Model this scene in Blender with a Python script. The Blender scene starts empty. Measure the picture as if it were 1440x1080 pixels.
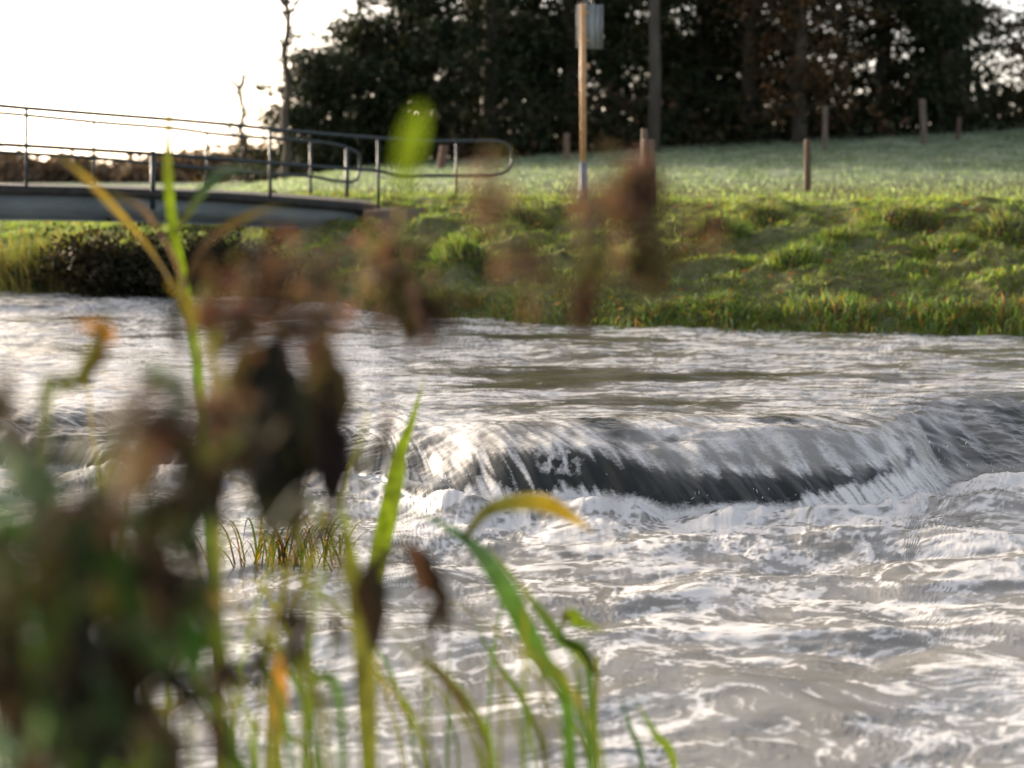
import bpy, math, random
import numpy as np
from mathutils import Vector

random.seed(7)
RNG = np.random.default_rng(11)
C = bpy.context.scene
COL = C.collection
R = math.radians

# ------------------------------------------------------------------ camera
CAM_Z = 2.1
FPX = 2400.0                       # focal length in photo pixels (1440 wide)
PITCH = math.atan(305.0 / FPX)
camd = bpy.data.cameras.new('camera')
camd.sensor_width = 36.0
camd.lens = 60.0
camd.clip_start = 0.05
camd.clip_end = 3000
camd.dof.use_dof = True
camd.dof.focus_distance = 10.4
camd.dof.aperture_fstop = 1.5
camd.dof.aperture_blades = 0
cam = bpy.data.objects.new('camera', camd)
COL.objects.link(cam)
cam.location = (0, 0, CAM_Z)
cam.rotation_euler = (math.pi / 2 - PITCH, 0, 0)
C.camera = cam
CP, SP = math.cos(PITCH), math.sin(PITCH)


def at(px, py, d):
    """world point seen at photo pixel (px,py), d metres ahead of the camera"""
    dx, dy = (px - 720) / FPX, (540 - py) / FPX
    v = Vector((dx, CP + dy * SP, -SP + dy * CP))
    v *= d / v.y
    return Vector((0, 0, CAM_Z)) + v


# ------------------------------------------------------------------ noise
_perm = np.random.default_rng(3).permutation(256).astype(np.int64)
_perm = np.concatenate([_perm, _perm, _perm])
_ga = np.random.default_rng(5).uniform(0, 2 * np.pi, 256)
_gx, _gy = np.cos(_ga), np.sin(_ga)


def perlin(x, y, seed=0):
    x = np.asarray(x, float) + seed * 17.31
    y = np.asarray(y, float) + seed * 5.77
    xi = np.floor(x).astype(np.int64); yi = np.floor(y).astype(np.int64)
    xf = x - xi; yf = y - yi
    u = xf * xf * xf * (xf * (xf * 6 - 15) + 10)
    v = yf * yf * yf * (yf * (yf * 6 - 15) + 10)
    xi &= 255; yi &= 255

    def g(ix, iy, fx, fy):
        h = _perm[_perm[ix & 255] + (iy & 255)]
        return _gx[h] * fx + _gy[h] * fy
    a = g(xi, yi, xf, yf); b = g(xi + 1, yi, xf - 1, yf)
    c = g(xi, yi + 1, xf, yf - 1); d = g(xi + 1, yi + 1, xf - 1, yf - 1)
    return ((a + u * (b - a)) + v * ((c + u * (d - c)) - (a + u * (b - a)))) * 1.4


def fbm(x, y, o=4, seed=0, gain=.5, lac=2.03):
    s = 0; a = 1; n = 0
    for i in range(o):
        s = s + a * perlin(x * lac ** i, y * lac ** i, seed + i * 3)
        n += a; a *= gain
    return s / n


def billow(x, y, o=4, seed=0, gain=.5):
    s = 0; a = 1; n = 0
    for i in range(o):
        s = s + a * (np.abs(perlin(x * 2.03 ** i, y * 2.03 ** i, seed + i * 3)) * 2 - .55)
        n += a; a *= gain
    return s / n


def sst(a, b, x):
    t = np.clip((x - a) / (b - a), 0, 1)
    return t * t * (3 - 2 * t)


# ------------------------------------------------------------------ mesh / object helpers
def mesh_np(name, V, F4=None, F3=None, smooth=True):
    me = bpy.data.meshes.new(name)
    V = np.asarray(V, np.float32)
    loops = []; starts = []; n = 0
    if F4 is not None and len(F4):
        F4 = np.asarray(F4, np.int32); loops.append(F4.ravel())
        starts.append(np.arange(len(F4)) * 4); n = len(F4) * 4
    if F3 is not None and len(F3):
        F3 = np.asarray(F3, np.int32); loops.append(F3.ravel())
        starts.append(n + np.arange(len(F3)) * 3)
    loops = np.concatenate(loops).astype(np.int32); starts = np.concatenate(starts).astype(np.int32)
    me.vertices.add(len(V)); me.vertices.foreach_set('co', V.ravel())
    me.loops.add(len(loops)); me.loops.foreach_set('vertex_index', loops)
    me.polygons.add(len(starts)); me.polygons.foreach_set('loop_start', starts)
    me.update(calc_edges=True); me.validate()
    if smooth:
        me.polygons.foreach_set('use_smooth', np.ones(len(me.polygons), bool))
    return me


def color_attr(me, cols, name='col'):
    a = me.attributes.new(name, 'FLOAT_COLOR', 'POINT')
    c = np.ones((len(me.vertices), 4), np.float32)
    c[:, :3] = cols
    a.data.foreach_set('color', c.ravel())


def float_attr(me, vals, name):
    a = me.attributes.new(name, 'FLOAT', 'POINT')
    a.data.foreach_set('value', np.asarray(vals, np.float32))


def link(name, me, m=None, parent=None, loc=None):
    o = bpy.data.objects.new(name, me)
    COL.objects.link(o)
    if m is not None and me is not None and len(me.materials) == 0:
        me.materials.append(m)
    if parent is not None:
        o.parent = parent
    if loc is not None:
        o.location = loc
    return o


def tag(o, label=None, cat=None, group=None, kind=None):
    if label: o['label'] = label
    if cat: o['category'] = cat
    if group: o['group'] = group
    if kind: o['kind'] = kind
    return o


def thing(name, loc, label, cat, group=None):
    o = link(name, None, loc=loc)
    return tag(o, label, cat, group)


def along(col, t):
    """colour at t (0..1) along a list of colours"""
    if isinstance(col[0], (int, float)): return tuple(col)
    u = t * (len(col) - 1); i = min(int(u), len(col) - 2) if len(col) > 1 else 0
    if len(col) == 1: return col[0]
    return tuple(a + (b - a) * (u - i) for a, b in zip(col[i], col[i + 1]))


class MB:
    """collects boxes, tubes, ribbons and leaf quads into one mesh"""
    def __init__(self):
        self.v = []; self.f4 = []; self.f3 = []; self.c = []

    def add(self, v, f4=(), f3=(), col=(1, 1, 1)):
        b = len(self.v)
        self.v += [tuple(p) for p in v]
        self.f4 += [[i + b for i in f] for f in f4]
        self.f3 += [[i + b for i in f] for f in f3]
        if col and isinstance(col[0], (int, float)):
            self.c += [tuple(col)] * len(v)
        else:
            self.c += [tuple(x) for x in col]

    def box(self, c, s, ax=(1, 0, 0), col=(1, 1, 1), up=(0, 0, 1), bev=0.0):
        c = Vector(c); X = Vector(ax).normalized(); Z = Vector(up)
        Z = (Z - X * Z.dot(X)).normalized(); Y = Z.cross(X)
        h = [s[0] / 2, s[1] / 2, s[2] / 2]
        if bev <= 0:
            vs = [c + X * (h[0] * i) + Y * (h[1] * j) + Z * (h[2] * k) for k in (-1, 1) for j in (-1, 1) for i in (-1, 1)]
            self.add(vs, [(0, 2, 3, 1), (4, 5, 7, 6), (0, 1, 5, 4), (2, 6, 7, 3), (0, 4, 6, 2), (1, 3, 7, 5)], col=col)
            return
        ring = []
        a, b_ = h[1], h[2]
        for (j, k) in ((-a + bev, -b_), (a - bev, -b_), (a, -b_ + bev), (a, b_ - bev), (a - bev, b_), (-a + bev, b_), (-a, b_ - bev), (-a, -b_ + bev)):
            ring.append((j, k))
        vs = [c + X * (h[0] * i) + Y * j + Z * k for i in (-1, 1) for (j, k) in ring]
        f4 = [(n, (n + 1) % 8, 8 + (n + 1) % 8, 8 + n) for n in range(8)]
        f4 += [(0, 7, 6, 1), (1, 6, 5, 2), (2, 5, 4, 3), (8, 9, 14, 15), (9, 10, 13, 14), (10, 11, 12, 13)]
        self.add(vs, f4, col=col)

    def tube(self, pts, r, n=8, col=(1, 1, 1), cap=True):
        pts = [Vector(p) for p in pts]
        if not hasattr(r, '__len__'): r = [r] * len(pts)
        vs = []; f4 = []; f3 = []
        prev = None
        for i, p in enumerate(pts):
            t = (pts[min(i + 1, len(pts) - 1)] - pts[max(i - 1, 0)]).normalized()
            if prev is None:
                ref = Vector((0, 0, 1)) if abs(t.z) < .9 else Vector((1, 0, 0))
                u = t.cross(ref).normalized()
            else:
                u = (prev - t * prev.dot(t)).normalized()
            prev = u; w = t.cross(u)
            for k in range(n):
                a = 2 * math.pi * k / n
                vs.append(p + (u * math.cos(a) + w * math.sin(a)) * r[i])
        for i in range(len(pts) - 1):
            for k in range(n):
                f4.append((i * n + k, i * n + (k + 1) % n, (i + 1) * n + (k + 1) % n, (i + 1) * n + k))
        if cap:
            for e, ii in ((0, 0), (1, (len(pts) - 1) * n)):
                vs.append(pts[0 if e == 0 else -1]); ci = len(vs) - 1
                for k in range(n):
                    f3.append((ci, ii + (k + 1) % n, ii + k) if e == 0 else (ci, ii + k, ii + (k + 1) % n))
        cc = col
        if not isinstance(col[0], (int, float)):
            cc = [along(col, i / (len(pts) - 1)) for i in range(len(pts)) for _ in range(n)]
            if cap: cc += [col[0], col[-1]]
        self.add(vs, f4, f3, cc)

    def ribbon(self, pts, w, side, col=(1, 1, 1), fold=.25):
        """a leaf blade: folded strip along pts; w = width per point, side = rough sideways direction"""
        pts = [Vector(p) for p in pts]; n = len(pts); side = Vector(side)
        vs = []; f4 = []; cs = []
        for i, p in enumerate(pts):
            t = (pts[min(i + 1, n - 1)] - pts[max(i - 1, 0)]).normalized()
            s = (side - t * side.dot(t)).normalized(); nn = t.cross(s)
            h = w[i] / 2
            vs += [p - s * h + nn * (h * fold), p, p + s * h + nn * (h * fold)]
            c = along(col, i / (n - 1))
            cs += [c, tuple(x * .85 for x in c), c]
        for i in range(n - 1):
            a = i * 3
            f4 += [(a, a + 1, a + 4, a + 3), (a + 1, a + 2, a + 5, a + 4)]
        self.add(vs, f4, (), cs)

    def build(self, name, m, parent=None, loc=None, origin=None, smooth=True):
        V = np.array(self.v, np.float32)
        if origin is not None: V = V - np.array(origin, np.float32)
        me = mesh_np(name, V, self.f4, self.f3, smooth)
        color_attr(me, np.array(self.c, np.float32))
        return link(name, me, m, parent, loc if loc is not None else origin)


def spline(P, n=14):
    P = [Vector(p) for p in P]
    if len(P) == 2:
        return [P[0].lerp(P[1], i / n) for i in range(n + 1)]
    Q = [P[0] * 2 - P[1]] + P + [P[-1] * 2 - P[-2]]
    out = []
    seg = len(P) - 1
    for k in range(n + 1):
        u = k / n * seg; i = min(int(u), seg - 1); t = u - i
        a, b, c, d = Q[i:i + 4]
        out.append(.5 * ((2 * b) + (c - a) * t + (2 * a - 5 * b + 4 * c - d) * t * t + (3 * b - a - 3 * c + d) * t ** 3))
    return out


# ------------------------------------------------------------------ materials
def new_mat(name):
    m = bpy.data.materials.new(name); m.use_nodes = True
    nt = m.node_tree; nt.nodes.clear()
    out = nt.nodes.new('ShaderNodeOutputMaterial')
    return m, nt, out


def N(nt, t, **kw):
    n = nt.nodes.new(t)
    for k, v in kw.items():
        setattr(n, k, v)
    return n


def noise_node(nt, scale, detail=5, rough=.55, vec=None, dist=0):
    n = N(nt, 'ShaderNodeTexNoise')
    n.inputs['Scale'].default_value = scale; n.inputs['Detail'].default_value = detail
    n.inputs['Roughness'].default_value = rough; n.inputs['Distortion'].default_value = dist
    if vec is not None: nt.links.new(vec, n.inputs['Vector'])
    return n


def ramp(nt, fac, stops):
    r = N(nt, 'ShaderNodeValToRGB')
    while len(r.color_ramp.elements) < len(stops): r.color_ramp.elements.new(.5)
    for e, (p, c) in zip(r.color_ramp.elements, stops):
        e.position = p; e.color = (*c, 1) if len(c) == 3 else c
    nt.links.new(fac, r.inputs['Fac'])
    return r


def mixc(nt, fac, a, b, mode='MIX'):
    m = N(nt, 'ShaderNodeMix', data_type='RGBA', blend_type=mode)
    for s, v in ((m.inputs[0], fac), (m.inputs[6], a), (m.inputs[7], b)):
        if hasattr(v, 'links'): nt.links.new(v, s)
        elif isinstance(v, (int, float)): s.default_value = v
        else: s.default_value = (*v, 1)
    return m.outputs[2]


def math_(nt, op, a, b=0.0, clamp=False):
    m = N(nt, 'ShaderNodeMath', operation=op); m.use_clamp = clamp
    for s, v in zip(m.inputs, (a, b)):
        if hasattr(v, 'links'): nt.links.new(v, s)
        else: s.default_value = v
    return m.outputs[0]


def attr(nt, name):
    return N(nt, 'ShaderNodeAttribute', attribute_name=name)


def leaf_mat(name, trans=.45, rough=.5, vary=.35, nscale=60, tint=(1, 1, 1), tboost=1.4):
    """vertex colour foliage with light coming through"""
    m, nt, out = new_mat(name)
    a = attr(nt, 'col')
    tc = N(nt, 'ShaderNodeTexCoord')
    nz = noise_node(nt, nscale, 4, .6, tc.outputs['Object'])
    rp = ramp(nt, nz.outputs['Fac'], [(.3, (1 - vary,) * 3), (.7, (1 + vary * .6,) * 3)])
    c = mixc(nt, 1.0, a.outputs['Color'], rp.outputs['Color'], 'MULTIPLY')
    c = mixc(nt, 1.0, c, tint, 'MULTIPLY')
    b = N(nt, 'ShaderNodeBsdfPrincipled'); b.inputs['Roughness'].default_value = rough
    b.inputs['Specular IOR Level'].default_value = .12
    nt.links.new(c, b.inputs['Base Color'])
    t = N(nt, 'ShaderNodeBsdfTranslucent')
    ct = mixc(nt, 1.0, c, (tboost * 1.05, tboost * 1.1, tboost * .7), 'MULTIPLY')
    nt.links.new(ct, t.inputs['Color'])
    mx = N(nt, 'ShaderNodeMixShader'); mx.inputs[0].default_value = trans
    nt.links.new(b.outputs[0], mx.inputs[1]); nt.links.new(t.outputs[0], mx.inputs[2])
    nt.links.new(mx.outputs[0], out.inputs['Surface'])
    return m


def simple_mat(name, stops, scale=8, rough=.7, metal=0.0, bump=.2, stretch=None, use_attr=False, spec=.3):
    m, nt, out = new_mat(name)
    tc = N(nt, 'ShaderNodeTexCoord')
    vec = tc.outputs['Object']
    if stretch:
        mp = N(nt, 'ShaderNodeMapping'); mp.inputs['Scale'].default_value = stretch
        nt.links.new(vec, mp.inputs['Vector']); vec = mp.outputs['Vector']
    nz = noise_node(nt, scale, 6, .62, vec)
    rp = ramp(nt, nz.outputs['Fac'], stops)
    c = rp.outputs['Color']
    if use_attr:
        c = mixc(nt, 1.0, c, attr(nt, 'col').outputs['Color'], 'MULTIPLY')
    b = N(nt, 'ShaderNodeBsdfPrincipled')
    b.inputs['Roughness'].default_value = rough; b.inputs['Metallic'].default_value = metal
    b.inputs['Specular IOR Level'].default_value = spec
    nt.links.new(c, b.inputs['Base Color'])
    if bump:
        bp = N(nt, 'ShaderNodeBump'); bp.inputs['Strength'].default_value = bump; bp.inputs['Distance'].default_value = .02
        nt.links.new(nz.outputs['Fac'], bp.inputs['Height']); nt.links.new(bp.outputs[0], b.inputs['Normal'])
    nt.links.new(b.outputs[0], out.inputs['Surface'])
    return m


M_grass = leaf_mat('grass_blades', .38, .55, .3, 3, tboost=1.75)
M_leaf = leaf_mat('wilted_leaf', .3, .6, .5, 45)
M_reed = leaf_mat('reed_leaf', .45, .75, .5, 25, tboost=1.15)
M_needle = leaf_mat('needles', .12, .6, .4, 1.5)
M_bark = simple_mat('bark', [(.3, (.035, .028, .022)), (.7, (.12, .10, .08))], 6, .9, bump=.6, stretch=(1, 1, .25))
M_stem = simple_mat('dry_stem', [(.3, (.6,) * 3), (.7, (1.1,) * 3)], 30, .7, use_attr=True)
M_post = simple_mat('weathered_post', [(.3, (.06, .048, .038)), (.7, (.17, .14, .115))], 9, .85, bump=.5, stretch=(3, 3, .3), use_attr=True)
M_rail = simple_mat('painted_rail', [(.35, (.018, .029, .036)), (.7, (.036, .05, .058))], 5, .5, .0, .1, spec=.5)
M_girder = simple_mat('painted_girder', [(.3, (.075, .092, .095)), (.55, (.13, .15, .153)), (.75, (.17, .185, .18))], 3, .55, bump=.15, stretch=(.4, .4, 2))
M_deck = simple_mat('deck_planks', [(.3, (.015, .015, .014)), (.7, (.045, .042, .038))], 7, .8, bump=.4)
M_concrete = simple_mat('abutment_stone', [(.3, (.08, .06, .045)), (.7, (.2, .16, .12))], 4, .9, bump=.5)
M_sunlit = simple_mat('sunlit_metal', [(.3, (.42, .25, .12)), (.7, (.62, .38, .20))], 9, .55, .0, .05)  # orange of the low sun put into the metal's base colour
M_pole_shade = simple_mat('shaded_pole_foot', [(.3, (.10, .14, .19)), (.7, (.18, .22, .28))], 9, .5, .1, .05)  # blue shade on the lower pole, put into a colour
M_sign = simple_mat('sign_back', [(.3, (.17, .19, .19)), (.7, (.30, .32, .32))], 5, .45, .4, .1, stretch=(6, 6, .6))

# ------------------------------------------------------------------ ground shape
EX = np.array([-60, -30, -14, -7.3, -4, -.6, .65, 2.2, 5.5, 12, 30, 60])
EY = np.array([44, 32, 25.6, 23.0, 21.9, 19.9, 19.1, 18.5, 17.9, 17.2, 15.4, 12])


def edge_y(x):
    return np.interp(x, EX, EY) + .18 * perlin(np.asarray(x) * .9, np.asarray(x) * 0 + 3.3)


def ground_z(x, y, detail=True):
    x = np.asarray(x, float); y = np.asarray(y, float)
    s = y - edge_y(x)
    left = sst(-3.5, -7.5, x)                      # flat, low far bank beyond the bridge
    prof = np.interp(s, [-1.5, -.15, .02, .5, 1.2, 3, 5, 7, 9, 40], [-.5, -.12, .28, .5, .66, .98, 1.28, 1.5, 1.58, 1.6])
    prof_l = np.interp(s, [-1.5, -.15, .02, .7, 2, 4, 40], [-.5, -.12, .35, .75, 1.05, 1.2, 1.3])
    prof = prof * (1 - left) + prof_l * left
    sl = np.clip(.036 + .0024 * x, 0.0, .085)
    rise = sl * np.clip(y - 27, 0, 26) + .004 * np.clip(y - 60, 0, 200) * (x > 0)
    z = prof + rise
    if detail:
        k = sst(.2, 1.5, s) * (1 - sst(6.5, 9, s)) * (1 - left)
        t1 = fbm(x * .8 + .3 * y, y * 1.1, 4, 41)
        t2 = billow(x * 1.5, y * 1.9, 3, 47)
        z = z + k * (.24 * t1 + .12 * t2 + .12 * sst(.05, .3, fbm(x * 1.1 + 9, y * 1.4, 3, 43)))
        far = sst(6, 9, s)
        z = z + far * .045 * fbm(x * .7, y * .5, 4, 53) + sst(0, 1, s) * .025 * fbm(x * 4, y * 4, 3, 59)
    near = 1.0 - .22 * y + .05 * fbm(x * 1.1, y * 1.1, 3, 61) * (1 if detail else 0)
    near = np.where(y < 0, 1.0 + .05 * np.sin(x), near)
    near = np.maximum(near, -.5)
    w = sst(7, 9, y)
    return near * (1 - w) + z * w


def gz(x, y):
    return float(ground_z(np.array([x]), np.array([y]))[0])


def axis(parts):
    out = []
    for a, b, st in parts:
        out.append(np.arange(a, b, st))
    return np.concatenate(out)


gx = np.concatenate([-np.geomspace(900, 16, 40), axis([(-15.5, 15.5, .085)]), np.geomspace(15.6, 900, 40)])
gy = np.concatenate([axis([(-40, -6, 4), (-6, 7, .2), (7, 16.5, .6), (16.5, 31, .08), (31, 62, .35)]), np.geomspace(62, 1500, 40)])
GX, GY = np.meshgrid(gx, gy)
GZ = ground_z(GX, GY)
nx, ny = len(gx), len(gy)
idx = np.arange(nx * ny).reshape(ny, nx)
F = np.stack([idx[:-1, :-1], idx[:-1, 1:], idx[1:, 1:], idx[1:, :-1]], -1).reshape(-1, 4)
me = mesh_np('ground', np.stack([GX, GY, GZ], -1).reshape(-1, 3), F)

m, nt, out = new_mat('meadow_ground')
tc = N(nt, 'ShaderNodeTexCoord')
n1 = noise_node(nt, .55, 6, .6, tc.outputs['Object'], .4)
n2 = noise_node(nt, 5.5, 6, .65, tc.outputs['Object'], .3)
mp = N(nt, 'ShaderNodeMapping'); mp.inputs['Scale'].default_value = (1, .45, 1)
nt.links.new(tc.outputs['Object'], mp.inputs['Vector'])
n3 = noise_node(nt, 1.6, 5, .6, mp.outputs['Vector'])
cA = ramp(nt, n2.outputs['Fac'], [(.3, (.07, .065, .032)), (.5, (.14, .14, .058)), (.7, (.23, .22, .10))]).outputs['Color']
cF = ramp(nt, n3.outputs['Fac'], [(.34, (.09, .14, .07)), (.5, (.20, .255, .16)), (.66, (.33, .37, .27))]).outputs['Color']
sx = N(nt, 'ShaderNodeSeparateXYZ'); nt.links.new(tc.outputs['Object'], sx.inputs[0])
fr = math_(nt, 'MULTIPLY_ADD', sx.outputs['Y'], .22, True)
fr.node.inputs[2].default_value = -6.5
frn = math_(nt, 'ADD', fr, math_(nt, 'MULTIPLY', math_(nt, 'SUBTRACT', n1.outputs['Fac'], .5), 1.3), True)
c = mixc(nt, frn, cA, cF)
soil = ramp(nt, n1.outputs['Fac'], [(.30, (1, 1, 1)), (.40, (0, 0, 0))]).outputs['Color']
c = mixc(nt, math_(nt, 'MULTIPLY', soil, .55), c, (.075, .055, .035))
b = N(nt, 'ShaderNodeBsdfPrincipled'); b.inputs['Roughness'].default_value = .95; b.inputs['Specular IOR Level'].default_value = .1
nt.links.new(c, b.inputs['Base Color'])
bp = N(nt, 'ShaderNodeBump'); bp.inputs['Strength'].default_value = .7; bp.inputs['Distance'].default_value = .08
nt.links.new(n2.outputs['Fac'], bp.inputs['Height']); nt.links.new(bp.outputs[0], b.inputs['Normal'])
nt.links.new(b.outputs[0], out.inputs['Surface'])
tag(link('ground', me, m), kind='structure')

# ------------------------------------------------------------------ river
FOOT_X = np.array([-8, -3, -1.25, -.86, -.62, -.42, -.22, 0, .5, 1.0, 1.65, 2.1, 2.45, 2.72, 2.95, 3.4, 5, 9])
FOOT_Y = np.array([12.1, 11.7, 11.4, 11.1, 10.62, 10.36, 10.26, 10.24, 10.27, 10.18, 10.2, 10.32, 10.5, 10.85, 11.3, 11.55, 11.6, 11.8])
FW_Y = np.array([1.2, .9, .8, .75, .75, .7, .5, .42, .40, .36, .36, .38, .45, .7, 1.3, 1.9, 2.0, 2.0])


def foot_y(x):
    return np.interp(x, FOOT_X, FOOT_Y) + .12 * perlin(x * 1.9, x * 0 + 1.5, 4) + .045 * perlin(x * 6.5, x * 0 + 2.5, 5)


ncol_t = np.concatenate([-np.geomspace(1.6, .36, 40)[:-1], np.linspace(-.36, .36, 1150), np.geomspace(.36, 1.6, 40)[1:]])
# row positions measured by distance; extra rows are packed around the foot of the fall in every column
nr_a, nr_b, nr_c = 330, 230, 420
T = ncol_t[:, None]


def rows_for(t):
    f = np.full_like(t, 10.4)
    for _ in range(4):
        f = foot_y(t * f)
    wd = np.interp(t * f, FOOT_X, FW_Y)
    a = 4.2; bb = f - .10; cc = f + np.maximum(wd, .3) + .08; e = 60.0
    ra = 1 / np.linspace(1 / a, 1 / bb, nr_a, endpoint=False) if np.isscalar(bb) else 1 / (1 / a + (1 / bb - 1 / a) * np.arange(nr_a)[None, :] / nr_a)
    rb = bb + (cc - bb) * np.arange(nr_b)[None, :] / nr_b
    rc = 1 / (1 / cc + (1 / e - 1 / cc) * (np.arange(nr_c)[None, :] / (nr_c - 1)))
    return np.concatenate([ra, rb, rc], 1)


WY = rows_for(T)
WX = T * WY
X, Y = WX, WY
FY = foot_y(X)
FWD = np.interp(X, FOOT_X, FW_Y)
s = Y - FY
UP = .27
# the drop: rounded lip over stones in the middle, gentle tongue on the right
q = np.clip(s / FWD, 0, 1)
steep = np.sqrt(np.clip(1 - (1 - q) ** 2, 0, 1))
steep = .85 * steep + .15 * q
gent = q * q * (3 - 2 * q)
gk = sst(2.5, 3.1, X)
down = (s < 0)
HL = np.interp(X, [-9, -1.2, -.7, -.4, -.1, .25, .55, .95, 1.4, 2.1, 2.7, 9], [.2, .2, .18, .20, .27, .32, .28, .20, .20, .16, .15, .15])
HL = HL + .030 * perlin(X * 2.3, X * 0 + 8.2, 60) + .016 * perlin(X * 6.1, X * 0 + 5.2, 61)
UPW = .31
base = (HL * steep + (UPW - HL) * sst(.45, 1.35, s / np.maximum(FWD, .3) * .38 + .62 * s)) * (1 - gk) + UPW * gent * gk + .003 * np.clip(s - 1, 0, 30)
dome = .12 * np.exp(-((X - 1.1) / 1.25) ** 4 - ((Y - 11.15) / .8) ** 2) + .06 * np.exp(-((X + .15) / .45) ** 2 - ((Y - 11.1) / .5) ** 2)
dome -= .05 * np.exp(-((X - .95) / .36) ** 2 - ((Y - 10.85 - .1 * (X - 1)) / .13) ** 2)
dome -= .10 * np.exp(-((X + .62) / .28) ** 2 - ((Y - 10.95) / .4) ** 2)
dome += .030 * fbm(X * 1.6 + .7 * Y, Y * 1.9, 3, 63)
dome *= sst(0, .5, s)
step2 = .09 * sst(20.6, 21.2, Y + .3 * perlin(X * .8, X * 0 + 7.7)) * sst(-1.2, -2.4, X)
# domain warp for turbulent water
wx = X + .35 * fbm(X * .9, Y * .9, 3, 70); wy = Y + .35 * fbm(X * .9, Y * .9, 3, 77)
turb = np.exp(-np.clip(-s, 0, 20) / 3.2)
rough = sst(-.25, .35, fbm(X * .7 + 5, Y * .9, 2, 86))                 # some water runs smooth, some is choppy
churn = .062 * fbm(wx * 1.0, wy * 1.35, 2, 80) + (.026 * fbm(wx * 2.3, wy * 3.4, 3, 84) + .007 * (.5 - np.abs(fbm(wx * 5, wy * 8, 2, 88))) + .0009 * fbm(wx * 16, wy * 22, 2, 91)) * (.35 + .65 * rough)
pile = .09 * np.exp(-((-s - .17) / .17) ** 2) * (.6 + .9 * np.clip(perlin(X * 2.2, Y * 1.2, 95) + .28 * perlin(X * 6, Y * 5, 96), -.5, 1)) * (1 - .3 * gk)
pile += .08 * np.exp(-((X + .28) / .2) ** 2 - ((-s - .15) / .17) ** 2) + .07 * np.exp(-((X - .08) / .16) ** 2 - ((-s - .12) / .14) ** 2)
pile += .05 * np.exp(-((-s - .6) / .35) ** 2) * (.5 + perlin(X * 1.8, Y * 1.8, 97))
churn += .022 * billow(wx * 5, wy * 6, 3, 93) * np.exp(-np.clip(-s, 0, 20) / .8)
bub = .0035 * np.clip(billow(wx * 26, wy * 26, 2, 99) + .1, 0, 1) * sst(.1, .5, fbm(wx * 1.4, wy * 2.0, 3, 120) + .35)
zdown = churn * (.75 + .75 * turb) + pile + bub
# upstream: low ripples drawn out across the stream
uu = X + .42 * (Y - 10)
calm = sst(-.36, .12, fbm(X * .38, Y * 1.1, 3, 98) + .05)        # smoother lanes between the rippled ones
ups = .020 * fbm(X * .55, Y * 1.6, 3, 101) * (.4 + .6 * calm) + (.020 * fbm(X * 1.2, Y * 3.6, 3, 104) + .014 * fbm(X * 2.8, Y * 9, 3, 107) + .005 * fbm(X * 13, Y * 22, 2, 109)) * (.12 + .88 * calm)
ups = ups * (1 + .35 * sst(13, 20, Y))
# flow streaks on the sheet and on the face, drawn out along the flow
side = sst(-.1, -.6, X) * sst(1.6, .4, s)
fl = X + .45 * (Y - 10) - .45 * sst(.25, -1.0, X) * sst(1.8, .3, s) * (Y - 10)
st = fbm(fl * 5, s * 1.5 + X * .4, 3, 110) * .014 + fbm(fl * 15, s * 2.6, 2, 113) * .005
sheet = sst(2.4, 1.2, s) * sst(0, .1, s)
face = sst(-.05, .03, s) * (1 - sst(.80, 1.25, s / FWD))
zup = ups * sst(0, .8, s) + st * sheet
zz = base + dome + step2 + np.where(down, zdown, zup + (churn * .0)) + np.where(down, 0, zdown * np.exp(-np.clip(s, 0, 9) / .05))
WZ = zz

# foam, plus sky reflection painted white above the drop; foam is fresh in front of the drop, breaking into patches downstream
p1 = fbm(wx * 1.15, wy * 2.0, 4, 130)
p2 = billow(wx * 3.2, wy * 5.5, 4, 134)
p3 = fbm(wx * 10, wy * 14, 3, 138)
sw = 1.4 * fbm(X * .8, Y * 1.1, 3, 171)
rid = 1 - np.abs(perlin(wx * 2.4 + sw, wy * 3.6 + sw * 1.3, 172)) * 2.4
rid2 = 1 - np.abs(perlin(wx * 5.5 + 2 * sw, wy * 8 + 2 * sw, 174)) * 2.4
fd = .04 + .62 * np.exp(-np.clip(-s, 0, 20) / .6) + .75 * p1 - .25 * p2 + .25 * p3 + .34 * rid + .30 * rid2 + 1.2 * zdown
rid3 = 1 - np.abs(perlin(wx * 12 + 3 * sw, wy * 17 + 3 * sw, 176)) * 2.4
fd = sst(.14, 1.05, fd + .36 * rid3 - .07)
# sheet of water above the lip: streaks painted as sky reflection; face: strands between dark gaps
stf = fbm(fl * 5, s * 1.6 + X * .3, 3, 140) + .55 * fbm(fl * 15, s * 2.6, 2, 144)
fs = sst(-.55, .75, stf + .25 * fbm(X * 1.3, Y * 2.2, 2, 147) + .1)  # white streaks stand in for sky reflected by the sheet
strand = fbm(fl * 4, s * .6, 2, 150) + .7 * fbm(fl * 13, s * 1.4, 2, 153)
lobes = perlin(X * 1.7, X * 0 + 9.1, 158) + .5 * perlin(X * 4.6, X * 0 + 3.1, 159)
fine = .5 + .5 * sst(-.4, .4, fbm(fl * 18, s * .8, 2, 156) + .35 * perlin(fl * 55, s * 2, 157))
hlob = .34 * lobes + .16 * perlin(X * 12, X * 0 + 4.4, 160) + .45 * sst(1.1, 2.3, X) + .3 * sst(.2, -.1, X) * sst(-.45, -.2, X)
splash = sst(-.14, .22, hlob - q + .12 * fbm(X * 22, q * 3, 2, 163)) * fine
tails = sst(.0, .45, q - .62 - .42 * strand + .10 * lobes) * fine * .85
curl = sst(.15, .7, strand + .55 * sst(.28, .0, X) * sst(-.5, -.15, X) - .25) * sst(.45, .1, X)
knob = .8 * np.exp(-((X - .30) / .15) ** 2) * sst(.25, .5, q) * sst(1, .8, q) * sst(-.1, .4, fbm(X * 16, q * 3.5, 3, 161) + .15)
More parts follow.
